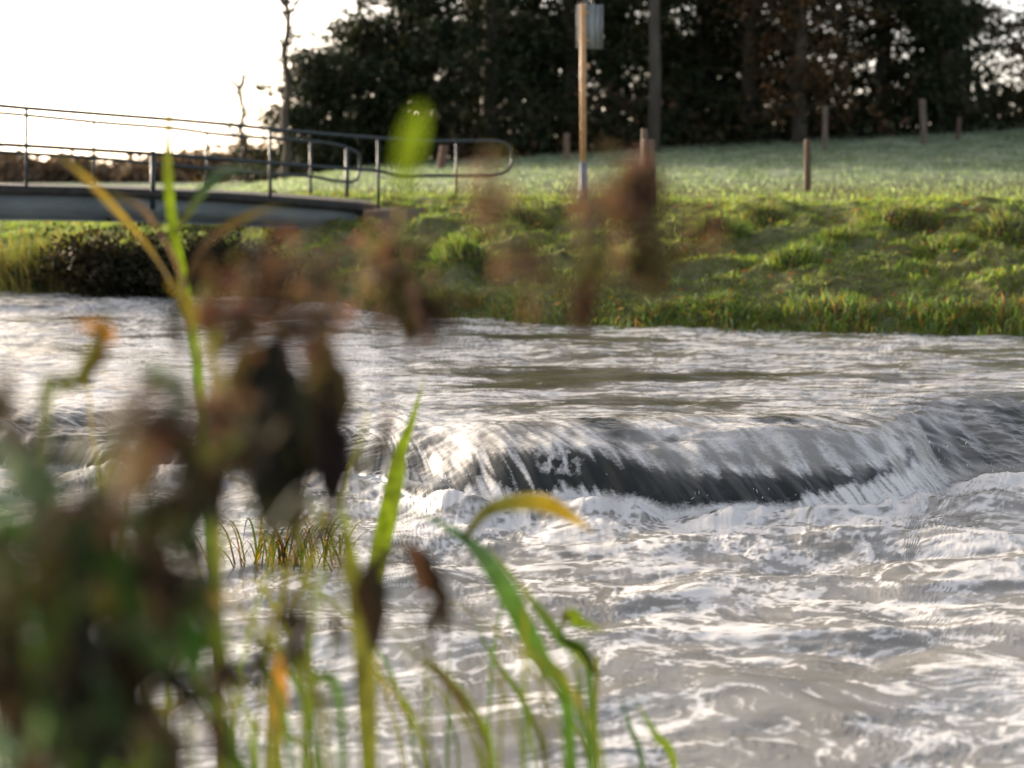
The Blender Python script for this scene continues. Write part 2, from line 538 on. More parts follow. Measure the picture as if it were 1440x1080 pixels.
fface = np.clip(np.maximum(np.maximum(splash, tails), np.maximum(curl * fine, knob)), 0, 1) * (1 - .85 * gk)
fup = fs * sst(3.2, 1.4, s) * (1 - face) * (.75 - .6 * gk) * (1 - .75 * side) + fface * face
fup = np.maximum(fup, .9 * np.exp(-np.clip(s, 0, 5) / .035))
f2 = sst(19.4, 20.5, Y) * sst(21.6, 20.9, Y) * sst(-1.2, -2.6, X) * (.5 + .5 * p3)
fup = np.maximum(fup, .8 * f2)
edgefoam = sst(.5, .05, edge_y(X) - Y) * sst(.0, .5, p3 + .35) * .7
sky_fleck = sst(-.22, .45, fbm(X * 1.7 + 2 * p1, Y * 8, 3, 181) + .45 * fbm(X * 6, Y * 24, 2, 184) + .6 * (calm - .62)) * sst(.6, 1.8, s)
fup = np.maximum(fup, .70 * sky_fleck)  # flecks are reflected sky painted as white cover
FOAM_SHEEN = np.clip(np.where(down, fd, np.maximum(fup, edgefoam)), 0, 1)
# thin water over dark stone on the face and where the sheet dips
vst = fbm(fl * 14, s * .7, 3, 195)
ROCK = np.clip(face * (1 - gk * .75) * sst(1.12, .62 + .0 * q, q + .35 * vst) * (.80 + .2 * sst(-.3, .2, vst)), 0, 1)
ROCK = np.maximum(ROCK, side * .8 * sst(.0, .2, s) * sst(1.3, .9, s))
ROCK = np.maximum(ROCK, .8 * gk * sst(.0, .4, s) * sst(2.4, 1.4, s) * (.55 + .45 * sst(-.3, .3, fbm(fl * 4, s * .5, 3, 187))))
# dark gaps in the sheet on top of the stones
patch = sst(.16, .42, fbm(fl * 1.5, s * 1.6, 3, 190)) * sst(.02, .2, s) * sst(1.9, 1.0, s) * (1 - gk)
ROCK = np.maximum(ROCK, .85 * patch); FOAM_SHEEN = FOAM_SHEEN * (1 - .8 * patch * (1 - face))
# air mixed into the water; upstream, pale lanes are painted sky reflection
MILK_SHEEN = np.where(down, .7 + .3 * sst(-.3, .5, p1), .12 + .75 * calm + .2 * sheet - .4 * gk * sheet)

nc, nr = WX.shape
idx = np.arange(nc * nr).reshape(nc, nr)
F = np.stack([idx[:-1, :-1], idx[1:, :-1], idx[1:, 1:], idx[:-1, 1:]], -1).reshape(-1, 4)
me = mesh_np('river', np.stack([WX, WY, WZ], -1).reshape(-1, 3), F)
float_attr(me, FOAM_SHEEN.ravel(), 'foam'); float_attr(me, ROCK.ravel(), 'rock'); float_attr(me, MILK_SHEEN.ravel(), 'milk_sheen')

m, nt, out = new_mat('river_water')
tc = N(nt, 'ShaderNodeTexCoord')
fo = attr(nt, 'foam').outputs['Fac']; ro = attr(nt, 'rock').outputs['Fac']; mi = attr(nt, 'milk_sheen').outputs['Fac']
mp = N(nt, 'ShaderNodeMapping'); mp.inputs['Scale'].default_value = (1, 1.5, 1)
nt.links.new(tc.outputs['Object'], mp.inputs['Vector'])
nf = noise_node(nt, 30, 7, .7, mp.outputs['Vector'], .5)
ff = math_(nt, 'ADD', fo, math_(nt, 'MULTIPLY', math_(nt, 'SUBTRACT', nf.outputs['Fac'], .5), 1.0))
ffr = ramp(nt, ff, [(.22, (0, 0, 0)), (.80, (1, 1, 1))]).outputs['Color']
cw = mixc(nt, mi, (.060, .056, .028), (.30, .293, .275))
cw = mixc(nt, ro, cw, (.022, .027, .027))
cc = mixc(nt, ffr, cw, (.74, .73, .715))
b = N(nt, 'ShaderNodeBsdfPrincipled')
nt.links.new(cc, b.inputs['Base Color'])
b.inputs['IOR'].default_value = 1.33
rg = math_(nt, 'MULTIPLY_ADD', ffr, .35); rg.node.inputs[2].default_value = .11
nt.links.new(rg, b.inputs['Roughness'])
nb = noise_node(nt, 15, 5, .6, mp.outputs['Vector'], 1.6)
bp = N(nt, 'ShaderNodeBump'); bp.inputs['Strength'].default_value = .2; bp.inputs['Distance'].default_value = .010
nt.links.new(nb.outputs['Fac'], bp.inputs['Height']); nt.links.new(bp.outputs[0], b.inputs['Normal'])
nt.links.new(b.outputs[0], out.inputs['Surface'])
tag(link('river', me, m), kind='structure')

# spray thrown up where the water lands
mb = MB()
for (cx, cy, n, sp, hh) in ((2.86, 11.3, 40, .2, .16), (-.45, 10.35, 26, .10, .12), (1.2, 10.15, 34, .9, .12), (.35, 10.2, 14, .2, .14), (3.4, 11.25, 12, .3, .08)):
    for _ in range(n):
        p = Vector((random.gauss(cx, sp), random.gauss(cy, .08), .06 + abs(random.gauss(0, hh * .7))))
        d = Vector((random.uniform(-.6, .6), random.uniform(-.3, .3), random.uniform(.2, 1))).normalized()
        L = random.uniform(.004, .016); r = random.uniform(.0008, .002)
        mb.tube([p - d * L, p, p + d * L], [r * .3, r, r * .3], 5)
M_spray = simple_mat('spray_water', [(.3, (.8, .8, .8)), (.7, (.9, .9, .9))], 5, .15, bump=0, spec=.6)
tag(mb.build('spray', M_spray), 'white droplets of spray above the foot of the weir', 'spray', kind='stuff')


# ------------------------------------------------------------------ grass
def blades(name, P, H, W, lean, cols, mat, label, cat='grass', parent=None, kind='stuff'):
    """P (n,3) base points, H heights, W widths, lean (n,2) sideways reach"""
    n = len(P)
    ang = RNG.uniform(0, np.pi, n)
    # half the blades face the open side of the stream so they read as blades
    sx_, sy_ = np.cos(ang) * W / 2, np.sin(ang) * W / 2
    mid = P + np.stack([lean[:, 0] * .35, lean[:, 1] * .35, H * .6], 1)
    tip = P + np.stack([lean[:, 0], lean[:, 1], H * np.clip(1 - .25 * np.hypot(lean[:, 0], lean[:, 1]) / np.maximum(H, .01), .3, 1)], 1)
    sd = np.stack([sx_, sy_, np.zeros(n)], 1)
    V = np.stack([P - sd, P + sd, mid - sd * .8, mid + sd * .8, tip], 1).reshape(-1, 3)
    b = np.arange(n) * 5
    F4 = np.stack([b, b + 1, b + 3, b + 2], 1); F3 = np.stack([b + 2, b + 3, b + 4], 1)
    me = mesh_np(name, V, F4, F3)
    cc = np.repeat(cols, 5, 0).reshape(n, 5, 3)
    color_attr(me, cc.reshape(-1, 3))
    o = link(name, me, mat, parent)
    if label: tag(o, label, cat, kind=kind)
    return o


def pick(cols, w, n):
    cols = np.array(cols); w = np.array(w, float); w /= w.sum()
    c = cols[RNG.choice(len(cols), n, p=w)]
    return c * RNG.uniform(.75, 1.25, (n, 1))


def scatter(n, s0, s1, xr=.37):
    """points on the far bank between s0 and s1 metres behind the water line, inside the view wedge plus margin"""
    s_ = RNG.uniform(s0, s1, n)
    u = RNG.uniform(-1, 1, n)
    y = 19 + s_
    x = u * (y * xr + 1.2)
    y = edge_y(x) + s_
    return x, y, s_


GREENS = [(.15, .235, .05), (.22, .30, .055), (.10, .17, .05), (.31, .32, .08), (.27, .19, .10), (.29, .34, .24)]
x, y, s_ = scatter(170000, .05, 8.5)
cl = fbm(x * 1.3, y * 1.6, 3, 201)
cl2 = fbm(x * .5, y * .7, 2, 205)
keep = RNG.uniform(-.45, .4, len(x)) < cl + .30
x, y, s_, cl, cl2 = x[keep], y[keep], s_[keep], cl[keep], cl2[keep]
P = np.stack([x, y, ground_z(x, y) - .02], 1)
H = (.045 + .13 * np.clip(cl + .2, 0, 1)) * RNG.uniform(.6, 1.4, len(x))
W = RNG.uniform(.008, .018, len(x))
lean = np.stack([RNG.normal(.03, .08, len(x)), RNG.normal(-.05, .07, len(x))], 1)
cols = pick(GREENS, [3.4, 3.4, 1.8, 1.5, .8, 2], len(x))
dk = np.clip(.5 + 1.1 * cl2, 0, 1)[:, None]
cols = cols * (1 - dk) + cols * dk * np.array([1.15, 1.1, .9])
blades('bank_grass', P, H, W, lean, cols, M_grass, 'rough tufted green grass on the sloping river bank')

x, y, s_ = scatter(15000, -.12, .75)
keep = (x > -2) & (RNG.uniform(-.5, .4, len(x)) < perlin(x * 1.2, y * 1.2, 211) + .2 + .04 * x)
x, y = x[keep], y[keep]
P = np.stack([x, y, np.maximum(ground_z(x, y), .25) - .03], 1)
H = RNG.uniform(.07, .24, len(x)) * (.7 + .09 * np.clip(x, -2, 6)) * (.7 + .8 * np.clip(perlin(x * 2.3, y * 2.3, 213) + .4, 0, 1)); W = RNG.uniform(.010, .024, len(x))
lean = np.stack([RNG.normal(.02, .13, len(x)), RNG.normal(-.06, .10, len(x))], 1)
cols = pick([(.13, .20, .04), (.075, .13, .04), (.23, .22, .06), (.30, .15, .045), (.17, .23, .16)], [4, 3, 2, 1.6, 1.6], len(x))
blades('waterside_grass', P, H, W, lean, cols, M_grass, 'tall green and orange grass along the edge of the water')

# frosted meadow: short pale blades
n = 60000
y = 26 + 24 * RNG.uniform(0, 1, n) ** 1.3
x = RNG.uniform(-1, 1, n) * (y * .36 + 1)
keep = RNG.uniform(-.6, .5, n) < fbm(x * .9, y * .6, 3, 221) + .1
x, y = x[keep], y[keep]
P = np.stack([x, y, ground_z(x, y) - .01], 1)
H = RNG.uniform(.04, .11, len(x)); W = RNG.uniform(.012, .03, len(x))
lean = np.stack([RNG.normal(.02, .05, len(x)), RNG.normal(0, .05, len(x))], 1)
cols = pick([(.20, .26, .15), (.29, .34, .24), (.14, .20, .09), (.38, .42, .33)], [3, 3, 2, 1.5], len(x))
crest_sun = sst(31, 27, y)[:, None] * .8
cols = cols * (1 - crest_sun) + crest_sun * pick([(.25, .33, .07), (.32, .36, .09), (.17, .25, .06)], [2, 2, 1], len(x))  # sunlit crest strip put into the blade colours as yellow green
blades('meadow_grass', P, H, W, lean, cols, M_grass, 'short pale frosted grass covering the sloping meadow')

# fallen leaves on the bank
n = 900
x, y, s_ = scatter(n, .2, 7)
z = ground_z(x, y) + RNG.uniform(.06, .16, n)
mb = MB()
for i in range(n):
    c = random.choice([(.34, .12, .03), (.22, .09, .04), (.40, .22, .06)])
    p = Vector((x[i], y[i], z[i])); a = random.uniform(0, 6.28); r = random.uniform(.025, .06)
    u = Vector((math.cos(a), math.sin(a), random.uniform(-.4, .4))) * r; w = Vector((-math.sin(a), math.cos(a), random.uniform(-.6, .6))) * r * .6
    mb.add([p - u, p - w, p + u, p + w], [(0, 1, 2, 3)], col=c)
tag(mb.build('fallen_leaves', M_leaf, smooth=False), 'orange and brown fallen leaves scattered over the bank grass', 'leaves', kind='stuff')


# tussocks that overhang on the crest of the bank
def tussock(px, py, d, r, label, brown):
    p = at(px, py, d); x0, y0 = p.x, p.y
    n = int(900 * r / .5)
    a = RNG.uniform(0, 6.283, n); q_ = np.sqrt(RNG.uniform(0, 1, n)) * r
    x = x0 + np.cos(a) * q_; y = y0 + np.sin(a) * q_ * .7
    hgt = .75 * r * np.clip(1 - (q_ / r) ** 2, 0, 1)
    P = np.stack([x - x0, y - y0, ground_z(x, y) - gz(x0, y0) + hgt * .55 - .05], 1)
    H = RNG.uniform(.09, .24, n); W = RNG.uniform(.008, .02, n)
    lean = np.stack([np.cos(a) * q_ * .55 + RNG.normal(.02, .05, n), np.sin(a) * q_ * .55 - .05, ], 1)
    w = [3, 3, 3, 1.5, 1 + 5 * brown, 1.2]
    o = blades('grass_tussock', P, H, W, lean, pick(GREENS, w, n) * .9, M_grass, None)
    o.location = (x0, y0, gz(x0, y0))
    # earthy heart of the tussock
    tag(o, label, 'grass tussock', 'tussocks on the river bank')
    mbk = MB(); rings = 7; seg = 14; vs = [(0, 0, hgt.max() * .62)]; f4 = []; f3 = []
    for i in range(1, rings + 1):
        t = i / rings
        for k in range(seg):
            aa = 6.283 * k / seg
            rr = r * .95 * t * (1 + .18 * math.sin(3 * aa + px) + .1 * math.sin(7 * aa))
            xx = math.cos(aa) * rr; yy = math.sin(aa) * rr * .7
            vs.append((xx, yy, (1 - t * t) * r * .46 + (gz(x0 + xx, y0 + yy) - gz(x0, y0) - .06) * t))
    for k in range(seg): f3.append((0, 1 + k, 1 + (k + 1) % seg))
    for i in range(rings - 1):
        for k in range(seg):
            f4.append((1 + i * seg + k, 1 + (i + 1) * seg + k, 1 + (i + 1) * seg + (k + 1) % seg, 1 + i * seg + (k + 1) % seg))
    mbk.add(vs, f4, f3, (.5, .42, .32))
    mbk.build('root_mound', M_post, o)


TUS = [(1085, 325, 23.6, .42, 'dark brown grass tussock straight below the short stake on the meadow edge', .8),
       (1265, 318, 23.2, .55, 'widest brown tussock high on the bank with reddish blades', .9),
       (1420, 345, 22.2, .5, 'brown tussock on the bank cut by the picture edge', .8),
       (1010, 345, 22.6, .38, 'mossy green tussock beside the dark brown one below the stake', .2),
       (1175, 350, 22.0, .36, 'low green tussock between two brown tussocks', .3),
       (1330, 375, 21.2, .36, 'bright green tussock lower down the bank below the widest brown one', .2),
       (745, 305, 24.6, .36, 'bright green tussock at the top of the bank just past the rail loop', .0),
       (660, 415, 21.6, .50, 'large dark green tussock overhanging the water under the bank', .1),
       (700, 345, 23.3, .34, 'small green tussock halfway up the bank below the rail loop', .1),
       (560, 355, 23.0, .40, 'grassy tussock on the slope beside the bridge end', .3),
       (1120, 405, 20.6, .34, 'leafy green tussock close above the waterside grass', .1),
       (880, 385, 21.0, .40, 'green tussock below the thick brown fence post', .2)]
for a in TUS: tussock(*a)


# ------------------------------------------------------------------ footbridge
br0 = at(0, 275, 22)
bridge = thing('footbridge', (br0.x, br0.y, 0), 'grey steel footbridge with dark tubular railings over the river', 'footbridge')
BO = Vector(bridge.location)
d0, d1 = 21.6, 27.0


def dA(px):                          # distance along the near side, by photo column
    return 21.6 + (27.4 - 21.6) * (px / 700.0)


def PA(px, py): return at(px, py, dA(px))


def offset(px):                      # across the bridge to the far side
    return Vector((.75, 2.2, 0))


def dB(px):
    return dA(px) + 2.6


def PB(px, py): return at(px, py, dB(px))


def part(mb_, name, m_, parent):
    o = mb_.build(name, m_, None, origin=tuple(BO))
    if parent is bridge:
        o.parent = bridge; o.location = (0, 0, 0)
    else:
        o.parent = parent; o.location = (0, 0, 0)
    return o


# near railing: top and lower tube joined by a loop at its end
def tube_px(fn, pts, r, n=10, close=None):
    mb_ = MB(); mb_.tube(spline([fn(*p) for p in pts], 40), r, n); return mb_


rail_a = link('near_railing', None, None, bridge)
rail_a.name = 'railing'
mbt = MB()
top = spline([PA(*p) for p in [(-140, 138), (-60, 143), (37, 152), (150, 161), (240, 168), (320, 175), (430, 186), (530, 194), (600, 198), (690, 198)]], 60)
loop = spline([PA(690, 198), PA(706, 200), PA(717, 209), PA(720, 222), PA(717, 235), PA(706, 244), PA(690, 247)], 18)
low = spline([PA(690, 247), PA(620, 247), (PA(565, 247)), PA(530, 240), PA(470, 236), PA(380, 229), PA(240, 218), PA(120, 210), PA(37, 205), PA(-60, 200), PA(-140, 195)], 60)
mbt.tube(top + loop[1:] + low[1:], .027, 10)
part(mbt, 'handrail', M_rail, rail_a)
for (px, y0, y1, r) in ((37, 152, 264, .021), (215, 212, 292, .036), (380, 180, 283, .024), (532, 195, 293, .024), (642, 198, 290, .02), (-110, 141, 262, .02)):
    mbt = MB(); mbt.tube([PA(px, y1 + 2), PA(px, y0)], r, 8)
    part(mbt, 'post', M_rail, rail_a)
rail_b = link('railing', None, None, bridge)
mbt = MB()
top = spline([PB(*p) for p in [(-140, 148), (-60, 154), (37, 162), (150, 173), (240, 180), (320, 190), (430, 198), (475, 204), (495, 211)]], 50)
endp = [PB(502, 214), PB(506, 222), PB(506, 240), PB(503, 252), PB(495, 256)]
low = spline([PB(495, 256), PB(470, 254), PB(437, 248), PB(380, 244), PB(240, 232), PB(130, 222), PB(37, 216), PB(-60, 211), PB(-140, 206)], 50)
mbt.tube(top + endp + low[1:], .027, 10)
part(mbt, 'handrail', M_rail, rail_b)
for (px, y0, y1, r) in ((132, 172, 262, .018), (291, 186, 272, .018), (437, 200, 284, .024), (488, 208, 288, .034), (-30, 157, 258, .018)):
    mbt = MB(); mbt.tube([PB(px, y1), PB(px, y0)], r, 8)
    part(mbt, 'post', M_rail, rail_b)

# deck: slightly arched slab following both railings, girder under its near and far edge
cxs = [-150, -60, 0, 60, 120, 180, 240, 300, 360, 420, 470, 510]
ytop = [258, 261, 263, 264, 266, 268, 270.5, 273.5, 277.5, 282, 286, 291]


def sweep(mb_, front, depth_vec, h, col=(1, 1, 1)):
    """closed slab: front = list of top front points, depth vector, height h"""
    n_ = len(front); vs = []
    for p in front:
        vs += [p, p + depth_vec, p + depth_vec - Vector((0, 0, h)), p - Vector((0, 0, h))]
    f4 = []
    for i in range(n_ - 1):
        a = i * 4; b_ = a + 4
        for k in range(4):
            f4.append((a + k, a + (k + 1) % 4, b_ + (k + 1) % 4, b_ + k))
    f4 += [(3, 2, 1, 0), ((n_ - 1) * 4, (n_ - 1) * 4 + 1, (n_ - 1) * 4 + 2, (n_ - 1) * 4 + 3)]
    mb_.add(vs, f4, col=col)


front = spline([PA(a, b_) for a, b_ in zip(cxs, ytop)], 44)
dv = Vector((.35, 2.25, .0))
mbt = MB(); sweep(mbt, [p - Vector((0, .06, 0)) for p in front], dv + Vector((0, .12, 0)), .085)
part(mbt, 'deck', M_deck, bridge)
mbt = MB()
gf = [p - Vector((0, 0, .088)) for p in front]
sweep(mbt, [p + Vector((0, .02, 0)) for p in gf], Vector((.0, .03, 0)), .31)            # web
sweep(mbt, [p - Vector((0, 0, .312)) - Vector((0, .02, 0)) for p in gf], Vector((0, .16, 0)), .022)   # bottom flange
part(mbt, 'girder', M_girder, bridge)
mbt = MB()
sweep(mbt, [p + dv - Vector((0, .06, 0)) for p in gf], Vector((0, .03, 0)), .26)
part(mbt, 'girder', M_girder, bridge)
# stone abutment at the landing
e = PA(505, 293)
mbt = MB(); mbt.box(e + Vector((.42, 1.15, -.16)), (.95, 2.6, .28), (1, .1, 0), bev=.03)
mbt.box(e + Vector((-.4, 1.2, -.62)), (.5, 2.2, .55), (1, .1, 0), bev=.03)
part(mbt, 'abutment', M_concrete, bridge)

# ------------------------------------------------------------------ signpost
sp = at(820, 276, 26.0); sg = gz(sp.x, sp.y)
sign = thing('signpost', (sp.x, sp.y, sg - .02), 'tall metal pole with a grey sign board seen from behind', 'signpost')
PX = 26.0 / FPX * 1.008
zt = at(818, 6, 26.0).z - sg + .02
zs = at(820, 226, 26.0).z - sg
mbt = MB(); mbt.tube([(-.0, 0, zs), (-.012, 0, zs + .5 * (zt - zs)), (-.02, 0, zt)], .046, 14); mbt.build('pole', M_sunlit, sign)
mbt = MB(); mbt.tube([(.0, 0, -.25), (0, 0, zs)], .056, 14); mbt.build('shaded_pole_foot', M_pole_shade, sign)  # lower pole as its own piece, coloured as if in shade
zb0, zb1 = at(818, 66, 26.0).z - sg, at(818, 4, 26.0).z - sg
mbt = MB(); mbt.box((.09, .075, (zb0 + zb1) / 2), (.40, .018, zb1 - zb0), (1, .12, 0), bev=.004)
for xx in (-.04, .06, .16, .25): mbt.box((xx + .02, .060 + .12 * (xx - .07), (zb0 + zb1) / 2), (.018, .012, (zb1 - zb0) * .94), (1, .12, 0))
mbt.build('sign_board', M_sign, sign)
for zz_ in (zb0 + .12, zb1 - .12):
    mbt = MB(); mbt.box((0, .05, zz_), (.16, .03, .03), (1, .12, 0)); mbt.build('bracket', M_sunlit, sign)
mbt = MB(); mbt.box((.06, -.01, at(820, 90, 26).z - sg), (.05, .06, .06), bev=.008); mbt.build('clamp', M_sunlit, sign)


# ------------------------------------------------------------------ fence posts
def post(px, y0, y1, d, r, label, tiltx=0.0, col=(1, 1, 1), square=False, notch=False):
    b_ = at(px, y1, d); g0 = gz(b_.x, b_.y)
    t_ = at(px + tiltx, y0, d)
    o = MB(); h = t_.z - g0
    top_ = Vector((t_.x - b_.x, 0, h))
    n_ = 9; base_ = Vector((0, 0, -.3)); pts = [base_.lerp(top_, i / n_) for i in range(n_ + 1)]
    rr = [r * (1.05 - .1 * i / n_ + .05 * math.sin(i * 2.3 + px)) for i in range(n_ + 1)]
    o.tube(pts + [top_ + Vector((0, 0, .012))], rr + [r * .7], 6 if square else 10, col)
    ob = o.build('fence_post', M_post, None, loc=(b_.x, b_.y, g0))
    tag(ob, label, 'fence post', 'wooden fence posts on the meadow')
    return ob


post(911, 197, 300, 25.0, .105, 'thick brown fence post on the top of the bank', 0, (1.2, .95, .85))
post(906, 182, 270, 27.5, .05, 'thin grey stake just behind the thick brown fence post', 0, (1.3, 1.25, 1.2))
post(1136, 197, 270, 29.0, .065, 'short brown square stake alone on the meadow edge', 0, (1.0, .85, .72), True)
post(1160, 150, 207, 44.0, .07, 'pale fence post at the foot of the trees above the brown stake', 1, (1.2, 1.15, 1.1))
post(1301, 140, 190, 45.0, .085, 'leaning pale fence post by the trees, farthest up the meadow', -4, (1.25, 1.2, 1.15))
post(797, 188, 225, 45.0, .085, 'dull grey fence post in the shade close by the sign pole', 0, (1.3, 1.15, 1.0))
post(617, 205, 240, 42.0, .11, 'weathered post leaning over beyond the railing', 8, (1.3, 1.0, .9))
post(1347, 165, 187, 46.0, .06, 'short dark post among the trees at the top of the meadow', 2, (.8, .65, .6))


# ------------------------------------------------------------------ trees
def limb_pts(p0, dir_, L, n=5, droop=0.0, wob=.12):
    pts = [Vector(p0)]; d = Vector(dir_).normalized()
    for i in range(n):
        d = (d + Vector((random.gauss(0, wob), random.gauss(0, wob), random.gauss(0, wob) - droop))).normalized()
        pts.append(pts[-1] + d * (L / n))
    return pts


def leaf_cloud(centers, spread, per, size, cols, wts, flat=.6):
    n = len(centers) * per
    c = np.repeat(np.array(centers), per, 0)
    sp_ = np.repeat(np.array(spread), per)[:, None] if hasattr(spread, '__len__') else spread
    P = c + RNG.normal(0, 1, (n, 3)) * sp_ * np.array([1, 1, flat])
    a = RNG.normal(0, 1, (n, 3)); a /= np.linalg.norm(a, axis=1)[:, None]
    b_ = RNG.normal(0, 1, (n, 3)); b_ -= a * (a * b_).sum(1)[:, None]; b_ /= np.linalg.norm(b_, axis=1)[:, None]
    sz = RNG.uniform(size[0], size[1], n)[:, None]
    a = a * sz; b_ = b_ * sz * .55
    V = np.stack([P - a, P - b_, P + a, P + b_], 1).reshape(-1, 3)
    k = np.arange(n) * 4
    F4 = np.stack([k, k + 1, k + 2, k + 3], 1)
    cl_ = np.repeat(pick(cols, wts, len(centers)), per, 0) * RNG.uniform(.8, 1.2, (n, 1))
    return V, F4, np.repeat(cl_, 4, 0)


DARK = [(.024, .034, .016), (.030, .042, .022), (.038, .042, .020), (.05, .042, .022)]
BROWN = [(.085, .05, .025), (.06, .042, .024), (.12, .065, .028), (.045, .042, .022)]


def make_tree(kind, Hh, spread, seed, base_h=.3, density=1.0):
    """returns (trunk mesh, crown mesh)"""
    random.seed(seed)
    tr = MB()
    r0 = .14 + .012 * Hh
    tp = [Vector((0, 0, -.3))]
    for i in range(1, 11):
        tp.append(Vector((.06 * math.sin(i * .9 + seed) * i / 5, .05 * math.cos(i * .7 + seed) * i / 5, Hh * i / 10)))
    tr.tube(tp, [r0 * (1 - .085 * i) for i in range(11)], 9)
    cent = []; spr = []
    nl = {'pine': 46, 'bush': 44, 'brown': 40}[kind]
    for i in range(nl):
        t = (i + random.random()) / nl
        hh = base_h + (Hh - base_h) * t ** 1.05
        az = random.uniform(0, 6.283)
        if kind == 'pine':
            L = spread * (1.02 - .8 * t) * random.uniform(.6, 1.1); el = random.uniform(-.15, .3) + .3 * t
        else:
            L = spread * (.35 + 1.1 * math.sin(math.pi * min(.97, .12 + .8 * t))) * .8 * random.uniform(.55, 1.1); el = random.uniform(.05, .7)
        k = min(9, int(hh / Hh * 10)); p0 = tp[k].lerp(tp[k + 1], hh / Hh * 10 - k) if hh < Hh else tp[-1]
        pts = limb_pts(p0, (math.cos(az), math.sin(az), el), L, 5, .03 if kind == 'pine' else 0)
        rb = r0 * .28 * (1.1 - .7 * t)
        tr.tube(pts, [rb * (1 - .17 * j) for j in range(6)], 5, cap=False)
        for j, p in enumerate(pts[1:]):
            if j == 0 and random.random() < .5: continue
            cent.append(tuple(p)); spr.append(random.uniform(.22, .5))
            for _ in range(2):
                if random.random() < .75 * density:
                    q_ = p + Vector((random.gauss(0, .55), random.gauss(0, .55), random.gauss(0, .4)))
                    cent.append(tuple(q_)); spr.append(random.uniform(.14, .38))
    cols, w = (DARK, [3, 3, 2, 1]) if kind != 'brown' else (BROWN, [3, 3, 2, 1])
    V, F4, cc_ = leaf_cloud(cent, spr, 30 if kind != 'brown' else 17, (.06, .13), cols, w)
    cm = mesh_np('crown', V, F4, None, False); color_attr(cm, cc_); cm.materials.append(M_needle)
    tm = mesh_np('trunk', np.array(tr.v), tr.f4, tr.f3); tm.materials.append(M_bark)
    return tm, cm


TREES = {'pine1': make_tree('pine', 12, 3.6, 1), 'pine2': make_tree('pine', 13, 3.2, 2), 'bush1': make_tree('bush', 11, 3.0, 3),
         'bush2': make_tree('bush', 12.5, 3.2, 4, .6), 'brown1': make_tree('brown', 10, 2.8, 5, .8), 'pine3': make_tree('pine', 14, 3.4, 6, .5), 'low1': make_tree('bush', 4.7, 2.0, 8, .1), 'low2': make_tree('bush', 6.2, 2.3, 9, .1)}


def tree(kind, name, px, d, label, cat, rot, sc=1.0, group=None):
    x0 = (px - 720) / FPX * d
    z0 = gz(x0, d)
    root = thing(name, (x0, d, z0 - .05), label, cat, group)
    root.rotation_euler = (0, 0, rot); root.scale = (sc, sc, sc)
    tm, cm = TREES[kind]
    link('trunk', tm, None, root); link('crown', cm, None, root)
    return root


FR = [('low1', 'broadleaf_tree', 450, 48.5, 'lowest dark rounded tree at the open end of the wood beside the bare saplings', .9, .66),
      ('low1', 'broadleaf_tree', 508, 50, 'dark rounded tree second from the open end of the wood', 2.9, .82),
      ('low2', 'broadleaf_tree', 572, 49.5, 'dark tree with bright sky gaps behind the middle of the railing', 0.4, .85),
      ('bush2', 'broadleaf_tree', 665, 54, 'tall dark tree standing back between the low rounded trees and the pines', 1.3, 1.0),
      ('pine2', 'pine_tree', 690, 50, 'dark pine standing just above the loop end of the railing', 2.2, 1.0),
      ('bush1', 'broadleaf_tree', 750, 52, 'dark tree between the railing loop and the sign board', 4.1, 1.0),
      ('pine3', 'pine_tree', 800, 51, 'dark pine directly behind the sign board', .7, 1.0),
      ('bush2', 'broadleaf_tree', 985, 53, 'dark dense tree beside the straight bare trunk', 5.2, 1.0),
      ('pine1', 'pine_tree', 1050, 51, 'dark pine rising behind the short stake on the meadow', 3.0, .95),
      ('brown1', 'beech_tree', 1120, 48.5, 'tree with brown autumn leaves above the pale post', 1.1, .9),
      ('pine2', 'pine_tree', 1235, 52, 'dark pine between the autumn tree and the leaning pale post', 4.0, .95),
      ('bush1', 'broadleaf_tree', 1320, 50, 'dark spreading tree over the leaning pale post', 2.0, .92),
      ('brown1', 'beech_tree', 1455, 51, 'orange brown autumn tree at the edge of the wood', 3.3, .85)]
for k, nm, px, d, lb, rt, sc in FR:
    tree(k, nm, px, d, lb, nm.split('_')[0] + ' tree', rt, sc, 'trees along the front of the wood')
BK = [(690, 58), (860, 57), (930, 61), (1020, 59), (1110, 60), (1330, 59)]
ks = ['bush1', 'pine2', 'bush2', 'pine1', 'pine3']
for i, (px, d) in enumerate(BK):
    tree(ks[i % 5], 'woodland_tree', px, d, 'dark tree deep in the wood behind the front row', 'tree', i * 1.7, 1.05, 'trees deep in the wood')

# pale trunk standing in front of the wood
random.seed(21)
root = thing('bare_trunk_tree', ((917 - 720) / FPX * 47, 47, gz((917 - 720) / FPX * 47, 47)), 'tree with a straight bare brown trunk behind the thick fence post', 'tree')
mbt = MB(); mbt.tube([(0, 0, -.3), (.03, 0, 2), (-.02, 0, 4), (.04, .0, 7), (.1, 0, 11)], [.175, .155, .145, .13, .07], 12)
M_pale = simple_mat('pale_bark', [(.3, (.045, .038, .032)), (.7, (.11, .095, .08))], 6, .9, bump=.6, stretch=(1, 1, .2))
mbt.build('trunk', M_pale, root)
V, F4, cc_ = leaf_cloud([(random.gauss(0, 1.1), random.gauss(0, 1.1), random.uniform(6, 11)) for _ in range(130)], .35, 22, (.07, .16), DARK, [3, 3, 2, 1])
cm = mesh_np('crown', V, F4, None, False); color_attr(cm, cc_); link('crown', cm, M_needle, root)


